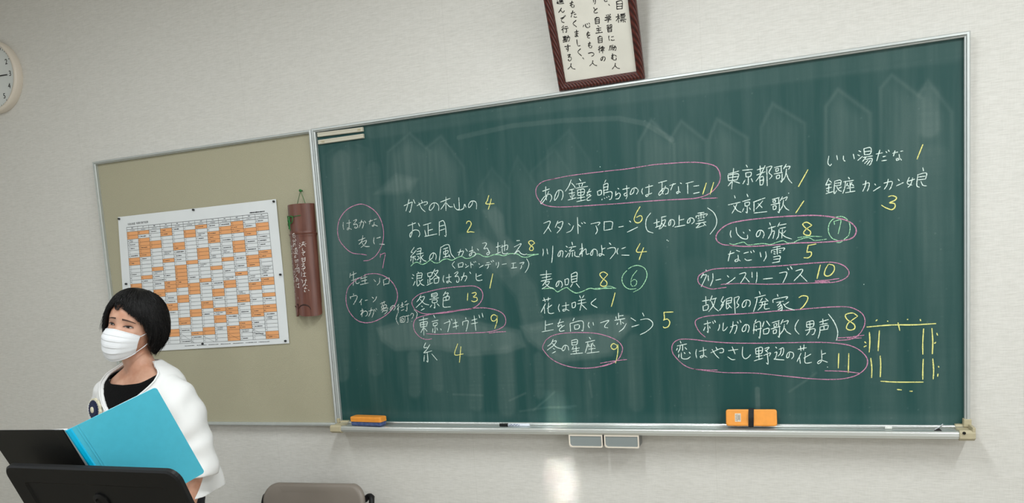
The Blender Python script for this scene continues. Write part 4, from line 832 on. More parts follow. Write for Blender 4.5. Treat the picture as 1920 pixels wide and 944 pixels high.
M['orange'] = mat('orange_plastic', (246, 160, 62), .42, noise=.08, scale=40)
M['felt'] = mat('blue_felt', (58, 78, 128), .95, col2=(88, 104, 146), scale=90, bump=.6)
M['strap'] = mat('black_strap', (20, 20, 22), .7, bump=.4, scale=500)
def eraser(name, label, L_=.170, D=.058, Hh=.036, strap=True):
    """felt down, grip up; origin at the underside centre"""
    t = thing(name, label, 'chalkboard eraser', group='chalkboard erasers')
    z0, z1 = Hh * .5, Hh
    MB().box((-L_/2 + .003, -D/2 + .002, 0), (L_/2 - .003, D/2 - .002, z0)).build('felt_pad', M['felt'], t, bevel=.005, seg=3)
    mb = MB()
    def rr(sx, sy, z, r=.008, n=4):
        pts = []
        for qx, qy, a0 in ((1, 1, 0), (-1, 1, 90), (-1, -1, 180), (1, -1, 270)):
            for k in range(n + 1):
                a = math.radians(a0 + 90 * k / n); pts.append((qx * (sx - r) + r * math.cos(a), qy * (sy - r) + r * math.sin(a), z))
        return pts
    mb.rings([rr(L_/2, D/2, z0 - .001), rr(L_/2, D/2, z1 - .004), rr(L_/2 - .0015, D/2 - .0015, z1 - .001), rr(L_/2 - .004, D/2 - .004, z1)])
    mb.build('grip', M['orange'], t, smooth=False)
    for s in (-1, 1):
        MB().box((s * L_ * .28 - .012, -D/2 - .0006, z0 + .004), (s * L_ * .28 + .012, -D/2 + .001, z1 - .007)).build('grip_rib', M['orange'], t, bevel=.0004)
    if strap:
        s = MB(); w = .0085
        P = [(-D/2 - .002, z0 * .8), (-D/2 - .003, z1 - .004), (-D/2 + .006, z1 + .002), (0, z1 + .009), (D/2 - .006, z1 + .002), (D/2 + .003, z1 - .004), (D/2 + .002, z0 * .8)]
        P = catmull([Vector((0, y, z)) for y, z in P], 4)
        s.rings([[(-w + .004*(i/len(P)-.5), p.y, p.z), (w + .004*(i/len(P)-.5), p.y, p.z), (w + .004*(i/len(P)-.5), p.y * .985, p.z - .0012), (-w + .004*(i/len(P)-.5), p.y * .985, p.z - .0012)] for i, p in enumerate(P)])
        s.build('hand_strap', M['strap'], t)
    return t
# right-hand eraser stands on its long edge against the board, grip towards the room
e1 = eraser('board_eraser', 'orange chalkboard eraser with black strap standing on the tray, right side', .163, .056, .036)
pa, pb = at(1362, 801, -.05), at(1457, 804, -.05)
e1.rotation_euler = (math.radians(90 - 14), 0, math.radians(0)); e1.location = ((pa.x + pb.x) / 2, -.0165, .9470 + .0285)
MB().box((-.052, -.014, .0361), (-.033, .014, .0365)).build('label_sticker', mat('sticker', (226, 214, 196), .6), e1, label='white price sticker with print')
st = MB()
for i in range(9): st.box((-.0505 + (.0 if i % 2 else .004), -.012 + i * .0027, .0366), (-.046 + (.0 if i % 2 else .002), -.0105 + i * .0027, .0368))
for i in range(5): st.box((-.043 + i * .0018, -.011 + (i % 3) * .002, .0366), (-.0423 + i * .0018, .0105 - (i % 2) * .003, .0368))
st.build('sticker_print', M['grey_print'], e1)
e2 = eraser('board_eraser', 'orange chalkboard eraser with chalky blue felt lying at the left end of the tray', .150, .046, .037, strap=False)
pa, pb = at(653, 797, -.062), at(716, 797, -.062)
e2.location = ((pa.x + pb.x) / 2 + .010, -.049, .9475); e2.rotation_euler = (0, 0, math.radians(-6))
# marker pen
def marker():
    a, b = at(936, 797, -.04), at(993, 799, -.04); ln = b.x - a.x
    t = thing('marker_pen', 'white marker pen with black cap lying in the tray', 'pen', (a.x, -.0355, .9495))
    MB().tube([(0, 0, 0), (.001, 0, 0), (.034, 0, 0), (.035, 0, 0)], [.0035, .0062, .0066, .006], 14).build('pen_cap', M['metal_black'], t, label='black cap')
    MB().tube([(.035, 0, 0), (ln - .01, 0, 0), (ln - .008, 0, 0), (ln, 0, 0)], [.0060, .0060, .0048, .0045], 14).build('barrel', mat('pen_white', (225, 230, 240), .4), t, smooth=True)
    pr = MB(); rr_ = random.Random(4)
    x = .040
    while x < .078:
        k = rr_.uniform(.002, .006); y = rr_.uniform(-.003, .003)
        a0 = lambda zz: (-.0061 * math.cos(math.asin(max(-.95, min(.95, zz / .0061)))))
        pr.slab([(x, a0(y), y), (x + k, a0(y), y), (x + k, a0(y + .0015), y + .0015), (x, a0(y + .0015), y + .0015)], (0, -1, 0), .0002); x += k * .7
    pr.build('barrel_print', mat('blue_print', (40, 70, 120), .6), t)
marker()
# spring clip at the right end of the tray
p = at(1758, 808, -.062)
t = thing('metal_clip', 'small bent metal clip resting at the right end of the tray', 'clip', (p.x, -.058, .9465))
MB().tube([(-.008, 0, .002), (.004, 0, .010), (.016, .002, .020)], .0022, 6).build('arm', M['alu_dark'], t)
MB().slab([(-.009, -.004, .0004), (.012, -.004, .0004), (.004, -.002, .009), (-.002, -.002, .007)], (0, 1, 0), .006).build('jaw', M['metal_black'], t)
ch = MB().tube([(0, 0, 0), (.02, .001, 0)], [.0042, .004], 10).build('chalk_stick', mat('chalk_stub', (235, 236, 230), .95), smooth=True)
ch.location = (2.02, -.03, .9485); tag(ch, 'short stub of white chalk in the tray near its right end', 'chalk')

# chalk drawers hanging under the tray
for i, (xa, xb) in enumerate([(.984, 1.108), (1.114, 1.238)]):
    w = xb - xa; h = .046; d = .06
    def outline(ins, bot):
        r = .012 - ins * .4
        pts = [(ins, h - (ins if bot else 0)), ]
        for k in range(6): a = math.radians(180 + 90 * k / 5); pts.append((ins + r + r * math.cos(a), ins + r + r * math.sin(a)))
        for k in range(6): a = math.radians(270 + 90 * k / 5); pts.append((w - ins - r * .5 + r * .5 * math.cos(a), ins + r * .5 + r * .5 * math.sin(a)))
        pts.append((w - ins, h - (ins if bot else 0))); return pts
    oA, oB = outline(0, False), outline(.0045, True)
    t = MB().rings([[(x, 0.001, z) for x, z in oA], [(x, d, z) for x, z in oA]], cap=True).build('chalk_drawer', M['alu_dark'], board); t.location = (xa, -.064, .876)
    MB().rings([[(x, .001, z) for x, z in oA], [(x, -.0035, z) for x, z in oA], [(x, -.0035, z) for x, z in oB], [(x, .0005, z) for x, z in oB]], cap=False).build('rim', M['white_plastic'], t, label='pale raised rim')
    MB().rings([[(x, .0004, z) for x, z in oB], [(x, -.0012, z) for x, z in oB]]).build('front_panel', mat('grey_plastic', (138, 146, 146), .5), t)

# ------------------------------------------------------------------ vinyl chair against the wall
def chair():
    cx_ = -.068
    t = thing('vinyl_chair', 'grey brown vinyl chair against the wall below the bulletin board', 'chair', (cx_, -.165, 0), math.radians(4))
    vin = mat('grey_vinyl', (138, 129, 120), .38, noise=.06, scale=10, bump=.15)
    def pad(name, w, h, d, place, crown=.0, r=.05):
        mb = MB(); rs = []
        def ol(s, k):
            pts = []
            for qx, qz, a0 in ((1, 1, 0), (-1, 1, 90), (-1, -1, 180), (1, -1, 270)):
                for j in range(8):
                    a = math.radians(a0 + 90 * j / 7)
                    x = qx * (w/2 - r) + r * math.cos(a); z = qz * (h/2 - r) + r * math.sin(a)
                    z += crown * (1 - (2 * x / w) ** 2) if qz > 0 else 0
                    pts.append((x * s, z * s, k))
            return pts
        for s, k in ((.80, -.5), (.93, -.46), (.985, -.3), (1, 0), (.985, .3), (.93, .46), (.80, .5)):
            rs.append([place(x, z, k * d - .012 * (1 - (2*x/w)**2)) for x, z, k in ol(s, k)])
        return mb.rings(rs).build(name, vin, t, smooth=True)
    lean = math.radians(9)
    pad('backrest', .455, .34, .038, lambda x, z, k: (x, .02 + z * math.sin(lean) - k - .07 * (2*x/.455)**2 * .4, .552 + z * math.cos(lean)), .010, .055)
    pad('seat', .45, .38, .055, lambda x, z, k: (x, -.20 + z, .445 - k + .03 * (z < -.15) * (-.15 - z)), 0, .05)
    for s in (-1, 1):
        MB().tube(catmull([Vector(q) for q in [(s*.235, .055, .665), (s*.243, .04, .66), (s*.245, .02, .60), (s*.24, -.01, .44), (s*.24, .02, .2), (s*.245, .09, .012)]], 5), .011, 10).build('leg', M['metal_black'], t, smooth=True)
        MB().tube([(s*.215, -.02, .42), (s*.235, -.34, .42), (s*.24, -.37, .40), (s*.245, -.39, .012)], .011, 10).build('leg', M['metal_black'], t, smooth=True)
        MB().tube(catmull([Vector(q) for q in [(s*.205, .05, .652), (s*.225, .055, .668), (s*.243, .045, .664)]], 4), .012, 8).build('back_bracket', M['metal_black'], t, smooth=True)
    MB().tube([(-.24, -.355, .41), (.24, -.355, .41)], .009, 8).build('cross_bar', M['metal_black'], t, smooth=True)
chair()

# ------------------------------------------------------------------ music stand with the folders
def stand():
    A = dep(6, 871, 1.78); Wd, Hd = .5235, .225
    ang = math.radians(22); e = Vector((1, 0, 0)); dn = Vector((0, math.sin(ang), -math.cos(ang))); nb = Vector((0, -math.cos(ang), -math.sin(ang)))   # nb faces the camera side
    t = thing('music_stand', 'black music stand seen from behind, in front of the woman', 'music stand', (A.x + Wd / 2, A.y + .09, 0))
    Li = t.matrix_world.inverted() if False else Matrix.Translation(-Vector(t.location))
    def D(u, v, d): return Li @ (A + e * u + dn * v + nb * d)
    def outline(ins, r):
        pts = []
        for cx_, cy_, a0 in ((Wd - ins - r, ins + r, -90), (Wd - ins - r, Hd - ins - r, 0), (ins + r, Hd - ins - r, 90), (ins + r, ins + r, 180)):
            for k in range(7): a = math.radians(a0 + 90 * k / 6); pts.append((cx_ + r * math.cos(a), cy_ + r * math.sin(a)))
        return pts
    o1, o2_, o3, o4 = outline(0, .03), outline(.004, .027), outline(.045, .012), outline(.05, .01)
    MB().rings([[D(u, v, -.006) for u, v in o1], [D(u, v, .004) for u, v in o1], [D(u, v, .008) for u, v in o2_], [D(u, v, .007) for u, v in o3], [D(u, v, .003) for u, v in o4]]).build('desk', M['metal_black'], t)
    MB().box((0,0,0),(0,0,0)) 
    MB().slab([D(.02, Hd - .012, -.006), D(Wd - .02, Hd - .012, -.006), D(Wd - .02, Hd, -.006), D(.02, Hd, -.006)], -nb, .085).build('ledge', M['metal_black'], t)
    c = MB(); ctr = D(Wd / 2, Hd * .55, 0); c.rings([[D(Wd/2 + r * math.cos(k*math.pi/8), Hd*.42 + r * math.sin(k*math.pi/8), d) for k in range(16)] for r, d in ((.022, .003), (.022, .007), (.012, .010), (.010, .006))]); c.build('tilt_boss', M['metal_black'], t)
    p = D(Wd/2, Hd*.6, .012); base = Vector((0, 0, 0))
    MB().tube([p, Vector((0, p.y - .02, p.z - .05)), Vector((0, 0, p.z - .10)), Vector((0, 0, .55))], .010, 12).build('upper_shaft', M['metal_black'], t, smooth=True)
    MB().tube([(0, 0, .62), (0, 0, .60), (0, 0, .14)], .014, 12).build('lower_shaft', M['metal_black'], t, smooth=True)
    MB().tube([(0, -.02, .60), (0, -.045, .60)], .012, 10).build('knob', M['metal_black'], t)
    for k in range(3):
        a = math.radians(90 + 120 * k); d = Vector((math.cos(a), math.sin(a), 0))
        MB().tube([Vector((0, 0, .30)) + d * .015, d * .14 + Vector((0, 0, .16)), d * .29 + Vector((0, 0, .012))], .007, 8).build('leg', M['metal_black'], t, smooth=True)
    # folders
    blue = mat('blue_polypropylene', (84, 200, 226), .38, noise=.04, scale=60, bump=.05)
    cyan = mat('cyan_spine', (0, 186, 232), .3)
    dk = mat('black_cover', (9, 12, 13), .5, noise=.15, scale=300)
    k = .90
    S = dep(122, 809, 1.9 * k); T = dep(292, 725, 2.0 * k); B = dep(384, 888, 2.16 * k)
    u = (T - S); v = (B - T); v = v - u * (v.dot(u) / u.dot(u)) * .8; nn = u.cross(v).normalized(); nn = nn if nn.y < 0 else -nn
    f = thing('plastic_folder', 'light blue plastic folder standing open on the music stand', 'folder', S)
    def Q(a, b, d=0): return (u * a + v * b + nn * d)
    def rounded(a0, a1, b0, b1, r=.035):
        pts = []
        for ca, cb, g in ((a1 - r, b0 + r, -90), (a1 - r, b1 - r, 0)):
            for j in range(6): an = math.radians(g + 90 * j / 5); pts.append((ca + r * math.cos(an), cb + r * math.sin(an) * .8))
        return pts + [(a0, b1), (a0, b0)]
    o_ = rounded(.065, 1, 0, 1)
    MB().rings([[Q(a, b, .0006) for a, b in o_], [Q(a, b, -.0006) for a, b in o_]]).build('cover', blue, f)
    for a in (.11, .135): MB().slab([Q(a, 0, .0006), Q(a + .006, 0, .0006), Q(a + .006, 1, .0006), Q(a, 1, .0006)], nn, .0006).build('hinge_crease', blue, f)
    MB().rings([[Q(a, b, d) for a, d in ((.0, 0), (.015, .003), (.05, .003), (.065, .0006), (.065, -.0006), (.0, -.0016))] for b in (0, 1)]).build('spine', cyan, f, label='brighter cyan spine strip')
    MB().slab([Q(.05, .01, -.003), Q(.97, .01, -.003), Q(.97, .99, -.003), Q(.05, .99, -.003)], -nn, .003).build('clear_pockets', mat('pocket_film', (214, 226, 230), .25), f)
    e3 = Vector((1, 0, 0)); dv = v.normalized(); nn2 = e3.cross(dv).normalized(); nn2 = nn2 if nn2.y < 0 else -nn2
    S2 = S + Vector((-.004, .002, .001)); h = .300
    TL = on_plane(-26, 808, S2, nn2); TR_ = on_plane(118, 807, S2, nn2); BR_ = TR_ + (on_plane(158, 872, S2, nn2) - TR_).normalized() * h
    BL_ = BR_ + (TL - TR_)
    g = thing('score_folder', 'black score folder standing open at the left of the blue folder', 'folder', TR_)
    q = [p_ - TR_ for p_ in (TL, TR_, BR_, BL_)]
    MB().slab(q, -nn2, .0022).build('cover', dk, g, bevel=.0008)
    iu = (q[0] - q[1]); s0 = [q[1] + iu * .0, q[1] + iu * .10, q[2] + iu * .10, q[2]]
    MB().slab([p_ + nn2 * .0002 for p_ in s0], nn2, .0016).build('spine', dk, g, bevel=.0006)
    MB().slab([p_ - nn2 * .0026 for p_ in [q[0] * .97 + q[3] * .03 + Vector((.006, 0, -.003)), q[1] + Vector((.008, 0, -.001)), q[2] + Vector((.008, 0, 0)), q[3]]], -nn2, .004).build('score_pages', M['paper'], g, label='white pages peeping out beside the spine')
stand()
# ------------------------------------------------------------------ the woman
def woman():
    hc = dep(262, 612, 2.5)
    t = thing('person', 'woman in white cardigan and face mask standing in front of the bulletin board', 'person', (hc.x - .048, hc.y + .012, 0), math.radians(-2))
    skin = mat('skin', (216, 170, 146), .5, col2=(200, 146, 120), scale=25, bump=.08, sss=.12, bdist=.001)
    hairm = mat('black_hair', (14, 12, 13), .5, noise=.4, spec=.35, scale=60, stretch=(6, 6, .6), bump=.4)
    white = mat('white_cotton', (240, 240, 240), .85, noise=.03, scale=13, bump=.55, bdist=.012, stretch=(1, 1, .35), detail=1.5)
    blk = mat('black_knit', (8, 8, 9), .95, noise=.4, scale=180, bump=.8, spec=.2)
    maskm = mat('mask_nonwoven', (238, 240, 244), .8, bump=.2, scale=500)
    # ---- head profile: z from eye level -> half width, front, back
    HT = [(-.120, .012, .066, .000), (-.112, .028, .082, .0), (-.095, .043, .091, .015), (-.078, .053, .093, .040), (-.055, .063, .094, .066), (-.03, .0695, .092, .084), (0, .073, .088, .093), (.025, .0745, .090, .097), (.05, .072, .087, .095), (.075, .064, .074, .085), (.095, .050, .055, .066), (.108, .032, .034, .042), (.114, .012, .012, .016)]
    def hp(z, a):                                    # a: angle from the front, signed
        w, f, b = interp(HT, z); c, s_ = math.cos(a), math.sin(a)
        n = 2.25; k = (abs(c) ** n + abs(s_) ** n) ** (-1 / n)
        x = w * s_ * k; y = -(f if c > 0 else b) * c * k
        if c > 0:                                     # features
            y -= .023 * math.exp(-(x / .011) ** 2) * (math.exp(-((z + .040) / .014) ** 2) + .45 * math.exp(-((z + .018) / .016) ** 2))
            y += .008 * math.exp(-((abs(x) - .031) / .015) ** 2) * math.exp(-((z + .002) / .013) ** 2)
            y -= .003 * math.exp(-((abs(x) - .03) / .022) ** 2) * math.exp(-((z - .022) / .009) ** 2)
            y -= .004 * math.exp(-((abs(x) - .042) / .016) ** 2) * math.exp(-((z + .038) / .02) ** 2)
            y -= .006 * math.exp(-(x / .02) ** 2) * math.exp(-((z + .068) / .010) ** 2)
            y -= .004 * math.exp(-(x / .018) ** 2) * math.exp(-((z + .105) / .012) ** 2)
        return Vector((x, y, z))
    HM = Matrix.Translation(Vector((0, .008, hc.z + .002))) @ Matrix.Rotation(math.radians(HEAD_YAW), 4, 'Z') @ Matrix.Rotation(math.radians(HEAD_ROLL), 4, 'Y') @ Matrix.Rotation(math.radians(HEAD_PITCH), 4, 'X') @ Matrix.Scale(.92, 4)
    X_ = lambda p: HM @ p
    body = MB(); n = 56
    zs = [-.120 + .234 * (i / 58) for i in range(59)]
    body.rings([[X_(hp(z, 2*math.pi*k/n)) for k in range(n)] for z in zs])
    for s in (-1, 1):                                 # ears
        body.rings([[X_(Vector((s * (.070 + dx), .012 + r * .8 * math.cos(k*math.pi/6) + .002, -.012 + r * 1.4 * math.sin(k*math.pi/6)))) for k in range(12)] for dx, r in ((-.004, .010), (.004, .018), (.010, .021), (.013, .017), (.014, .006))])
    nb_ = X_(Vector((0, .02, -.085)))
    def cap_tube(pts, rad, n=20):
        pts = catmull([Vector(p) for p in pts], 5); k = len(pts)
        rr_ = [interp([(i / (len(rad) - 1), r) for i, r in enumerate(rad)], j / (k - 1))[0] for j in range(k)]
        a = pts[0] - (pts[1] - pts[0]).normalized() * rr_[0] * .5; b = pts[-1] + (pts[-1] - pts[-2]).normalized() * rr_[-1] * .5
        return [a] + pts + [b], [rr_[0] * .5] + rr_ + [rr_[-1] * .5]
    p_, r_ = cap_tube([(0, .035, 1.18), (0, .022, 1.26), (nb_.x * .8, nb_.y + .005, nb_.z - .02), tuple(nb_ + Vector((0, .0, .03)))], [.056, .050, .047, .050]); body.tube(p_, r_, 24)
    TT = [(.84, .150, .085, .105), (.92, .152, .09, .10), (1.0, .135, .088, .085), (1.08, .138, .105, .09), (1.15, .150, .112, .095), (1.20, .155, .090, .095), (1.235, .140, .070, .088), (1.262, .100, .052, .075), (1.285, .062, .040, .062), (1.30, .045, .03, .05)]
    def tor(z, a, off=0):
        w, f, b = interp(TT, z); c, s_ = math.cos(a), math.sin(a); n_ = 2.4; k = (abs(c)**n_ + abs(s_)**n_) ** (-1/n_)
        return Vector(((w + off) * s_ * k, .015 - ((f if c > 0 else b) + off) * c * k, z))
    body.rings([[tor(.84 + .46 * i / 40, 2*math.pi*k/n, -.010) for k in range(n)] for i in range(41)])
    arms = {1: [(.112, .015, 1.192), (.145, .015, 1.155), (.183, .02, 1.08), (.192, .018, .985), (.192, -.005, .90), (.192, -.045, .80), (.190, -.06, .76)],
            -1: [(-.112, .015, 1.192), (-.145, .015, 1.155), (-.183, .02, 1.08), (-.196, .022, .985), (-.205, -.01, .90), (-.19, -.06, .81), (-.186, -.075, .77)]}
    for s in (-1, 1):
        p_, r_ = cap_tube(arms[s], [.044, .044, .040, .037, .038, .028, .025]); body.tube(p_, r_, 18)
        w_ = Vector(arms[s][-1]); d = Vector((0, -.18, -.98)).normalized()
        p_, r_ = cap_tube([w_, w_ + d * .04, w_ + d * .075], [.024, .030, .026]); pb = [Vector((w_.x + (p.x - w_.x) * .5, p.y, p.z)) for p in p_]; body.tube(pb, r_, 16)
        for j, (oy, ln) in enumerate([(-.027, .062), (-.010, .072), (.008, .068), (.024, .052)]):
            b0 = w_ + d * .078 + Vector((0, oy, 0)); b1 = b0 + Vector((-s * .006, -.004, -ln * .5)); b2 = b1 + Vector((-s * .018, 0, -ln * .48))
            body.tube([b0 - d * .02, b0, b1, b2, b2 + Vector((-s*.003, 0, -.005))], [.0085, .0088, .0082, .007, .003], 10)
        th = w_ + d * .025 + Vector((0, -.022, 0)); body.tube([th, th + Vector((-s*.006, -.022, -.022)), th + Vector((-s*.012, -.030, -.050)), th + Vector((-s*.014, -.030, -.058))], [.012, .0105, .0088, .004], 10)
        lg = [(s*.080, .02, .86), (s*.085, .015, .70), (s*.088, .01, .47), (s*.088, .03, .28), (s*.088, .04, .09)]
        p_, r_ = cap_tube(lg, [.085, .076, .055, .050, .036]); body.tube(p_, r_, 20)
        body.tube([(s*.088, .06, .035), (s*.088, .03, .035), (s*.092, -.06, .03), (s*.095, -.13, .022), (s*.095, -.15, .018)], [.022, .032, .036, .026, .010], 14)
    b_ = body.build('body', skin, t, smooth=True)
    md = b_.modifiers.new('r', 'REMESH'); md.mode = 'VOXEL'; md.voxel_size = .0042; md.use_smooth_shade = True
    md = b_.modifiers.new('s', 'SMOOTH'); md.factor = .5; md.iterations = 5

    def face(z, x, off=.001):                         # point on the face surface at (x, z)
        lo, hi = -1.5, 1.5
        for _ in range(30):
            a = (lo + hi) / 2
            if hp(z, a).x < x: lo = a
            else: hi = a
        p = hp(z, (lo + hi) / 2); return Vector((p.x, p.y - off, p.z))
    lidm = mat('eyelid_shadow', (150, 98, 82), .6); eyew = mat('eye_white', (214, 204, 198), .25); iris = mat('iris', (34, 22, 18), .15); lash = mat('lashes', (24, 18, 18), .6); brow = mat('eyebrow', (74, 52, 46), .8)
    for s in (-1, 1):
        cx_, z0 = s * .0315, -.001; w = .0145
        def up(u): return z0 + .0036 * (1 - abs(u) ** 2.2) + .0008 * s * u - .0005
        def lo_(u): return z0 - .0034 * (1 - abs(u) ** 2) 
        U = [-1 + 2 * i / 12 for i in range(13)]
        mb = MB(); mb.rings([[X_(face(lerp(lo_(u), up(u), v), cx_ + w * u, .0014 + .0022 * math.sin(math.pi * (u+1)/2))) for u in U] for v in (0, .25, .5, .75, 1)], cap=False, closed=False)
        mb.build('eye', eyew, t, smooth=True)
        ib = MB(); zi = z0 + .0004; xi = cx_ - .0012
        ib.rings([[X_(face(min(max(zi + r * math.sin(k*math.pi/8), lo_(0) ), up((r*math.cos(k*math.pi/8))/w) - .0002), xi + r * math.cos(k*math.pi/8), .0044)) for k in range(16)] for r in (.0001, .003, .0050)], cap=False)
        ib.build('iris', iris, t, smooth=True)
        def strip(name, f, x0_, x1_, wd, mtl, off, taper=True):
            P = [X_(face(f(lerp(x0_, x1_, i / 12)), cx_ + w * lerp(x0_, x1_, i / 12), off)) for i in range(13)]
            MB().tube(P, [wd * (.35 + .65 * math.sin(math.pi * min(1, .15 + .8 * i / 12))) for i in range(13)], 6).build(name, mtl, t, smooth=True)
        strip('eyelashes', lambda u: up(max(-1, min(1, u))) + .0003, -1.08, 1.12, .0016, lash, .0034)
        strip('lower_lid', lambda u: lo_(max(-1, min(1, u))) - .0005, -1, 1, .0007, lidm, .002)
        strip('lid_crease', lambda u: up(max(-1, min(1, u * .95))) + .0042, -1.05, 1.05, .0006, lidm, .0012)
        P = []
        eb = MB(); top = [], []
        for i in range(13):
            u = i / 12; x = s * lerp(.012, .052, u); z = .0225 + .0035 * math.sin(math.pi * (u * .8 + .05)) - .008 * u; h = .0030 * (1 - u * .65)
            eb_p = face(z, x, .0016); top[0].append(X_(eb_p + Vector((0, 0, h)))); top[1].append(X_(eb_p - Vector((0, 0, h))))
        eb.rings([top[0], [a.lerp(b, .5) + (HM.to_3x3() @ Vector((0, -.0008, 0))) for a, b in zip(*top)], top[1]], cap=False, closed=False); eb.build('eyebrow', brow, t, smooth=True)
    # lips (behind the mask)
    MB().rings([[X_(face(-.066 + .007 * v * (1 - (u*2-1)**2), lerp(-.022, .022, u), .002)) for u in [i/10 for i in range(11)]] for v in (-1, -.4, 0, .4, 1)], cap=False, closed=False).build('lips', mat('lips', (176, 96, 90), .45), t, smooth=True)

    # ---- mask
    mk = MB(); NU, NV = 40, 44; rows = []
    def mask_p(u, v, off=0):
        a = u * math.radians(61)
        ztop = -.014 - .012 * abs(u) ** 1.4; zbot = -.132 + .040 * abs(u) ** 1.8
        z = lerp(ztop, zbot, v)
        f = interp([(0, .106), (.12, .118), (.3, .1285), (.5, .128), (.75, .121), (.92, .108), (1.0, .098)], v)[0]
        w = interp([(0, .073), (.3, .0745), (.7, .071), (1, .062)], v)[0]
        c, s_ = math.cos(a), math.sin(a); k = (abs(c) ** 2.1 + abs(s_) ** 2.1) ** (-1/2.1)
        pl = .0028 * (1 - abs(u) ** 3) * (((v * 5.2) % 1.0) - .5) + .0012 * math.sin(u * 9 + v * 6) 
        return X_(Vector(((w + .002 + off) * s_ * k, -(f + pl + off) * c * k, z)))
    for j in range(NV + 1): rows.append([mask_p(-1 + 2 * i / NU, j / NV) for i in range(NU + 1)])
    mo = mk.rings(rows, cap=False, closed=False).build('face_mask', maskm, t, smooth=True, label='white pleated face mask')
    md = mo.modifiers.new('s', 'SOLIDIFY'); md.thickness = .0012
    md = mo.modifiers.new('d', 'EDGE_SPLIT'); md.split_angle = math.radians(38)
    for v0_ in (.02, .98):
        MB().tube([mask_p(-1 + 2 * i / 20, v0_, .0008) for i in range(21)], .0010, 6).build('mask_seam', maskm, mo, smooth=True)
    for s in (-1, 1):
        for v_, ez in ((.06, .005), (.95, -.035)):
            a = mask_p(s * .985, v_); b = X_(Vector((s * .0785, .006, ez))); c = X_(Vector((s * .083, .022, ez + (.01 if v_ < .5 else -.01) * .2)))
            MB().tube(catmull([a, a.lerp(b, .5) + HM.to_3x3() @ Vector((s * .003, 0, 0)), b, c], 4), .0013, 6).build('ear_loop', maskm, mo, smooth=True)

    # ---- hair: a rounded bob, parted on her right, fringe swept to her left
    def edge_z(a):                                    # lower edge of the hair by angle (radians from front, + = her left / picture right)
        d = math.degrees(a)
        tab = [(-180, -.085), (-120, -.080), (-85, -.062), (-62, -.030), (-52, .012), (-40, .050), (-26, .080), (-8, .084), (6, .066), (20, .050), (34, .038), (46, .024), (58, .004), (70, -.030), (80, -.066), (90, -.080), (120, -.090), (180, -.085)]
        return interp([(p, q) for p, q in tab], d)[0]
    def hair_r(z, a):                                 # offset outward from the skull
        d = abs(math.degrees(a)); base = .0145 + .0115 * sstep_(30, 100, d) + .006 * sstep_(95, 140, d) 
        puff = .012 * math.exp(-((z + .02) / .05) ** 2) * sstep_(50, 100, d)
        tuck = -.012 * (1 - sstep_(-.10, -.055, z)) 
        return base + puff + tuck - .006 * (1 - sstep_(0, 45, d))
    def sstep_(a, b, x):
        t_ = max(0, min(1, (x - a) / (b - a))); return t_ * t_ * (3 - 2 * t_)
    def hair_p(z, a, off=0):
        zz = max(z, -.058); w, f, b = interp(HT, min(zz, .1139)); r = hair_r(z, a) + off
        c, s_ = math.cos(a), math.sin(a); n_ = 2.1; k = (abs(c)**n_ + abs(s_)**n_) ** (-1/n_)
        top = math.sqrt(max(0, 1 - max(0, (z - .02) / .1205) ** 2.2)) if z > .02 else 1
        W_, F_, B_ = (.0745, .088, .097) if z > .02 else (w, max(f, .088) if c > 0 else f, max(b, .075))
        return Vector(((W_ + r) * top * s_ * k, -((F_ if c > 0 else B_) + r) * top * c * k + .004, z + (off if z > .09 else 0)))
    ht = MB(); NA = 96; rows = []; inner = []
    NT = 26; ztop = .140
    for j in range(NT + 1):
        v = (j / NT); row = []; row2 = []
        for k in range(NA):
            a = -math.pi + 2 * math.pi * k / NA; ez = edge_z(a) + .004 * math.sin(a * 23) + .003 * math.sin(a * 41)
            z = lerp(ztop, ez, math.sin(v * math.pi / 2) ** 1.5 if v < 1 else 1)
            groove = .0018 * math.sin(a * 37 + z * 30) + .0012 * math.sin(a * 61 - z * 50)
            row.append(X_(hair_p(z, a, groove * (v > .1)))); row2.append(X_(hair_p(z, a, -.0125 + .006 * (v > .9))))
        rows.append(row); inner.append(row2)
    allr = rows + inner[::-1]
    ho = ht.rings(allr, cap=True).build('hair', hairm, t, smooth=True, label='short black bobbed hair')
    st_ = MB(); rg = random.Random(5)
    for i in range(2600):
        a1 = rg.uniform(-math.pi, math.pi); d = math.degrees(a1); ez = edge_z(a1) - rg.uniform(-.02, .008) - (.012 if rg.random() < .15 and abs(d) > 60 else 0)
        part = math.radians(-22); a0 = part + (a1 - part) * rg.uniform(.55, .85)
        zs0 = rg.uniform(.06, .137); off = rg.uniform(-.002, .0022); cur = rg.uniform(-.05, .10); fl = rg.uniform(0, .012) if rg.random() < .2 else 0
        P = []
        for k in range(9):
            u = k / 8; z = lerp(zs0, ez, u ** 1.1); a = lerp(a0, a1, u ** .7) + cur * math.sin(u * 3)
            P.append(X_(hair_p(z, a, off + fl * u ** 3)))
        st_.tube(P, [.0004] + [.0008] * 5 + [.0007, .0005, .0002], 3, cap=False)
    st_.build('hair_strands', hairm, ho, smooth=True, kind='stuff')
    # a curled lock over the forehead
    lk = MB()
    for dz in (0, .003, .006, -.003):
        P = [X_(face(z, x, .006)) for x, z in [(-.026, .090 + dz), (-.031, .078 + dz), (-.030, .066 + dz), (-.023, .058 + dz), (-.013, .056 + dz), (-.007, .060 + dz)]]
        lk.tube(catmull(P, 4), [.0013] * 20 + [.0005], 4, cap=False)
    lk.build('hair_lock', hairm, ho, smooth=True)

    # ---- black top
    bt = MB(); rows = []
    def neck_z(a):
        d = abs(math.degrees((a + math.pi) % (2*math.pi) - math.pi)); return interp([(0, 1.228), (25, 1.232), (50, 1.250), (75, 1.262), (110, 1.275), (180, 1.28)], d)[0]
    for j in range(34):
        rows.append([tor(lerp(.90, neck_z(2*math.pi*k/64), j/33), 2*math.pi*k/64, .004 + .0008 * math.sin(k * 1.7 + j * .9)) for k in range(64)])
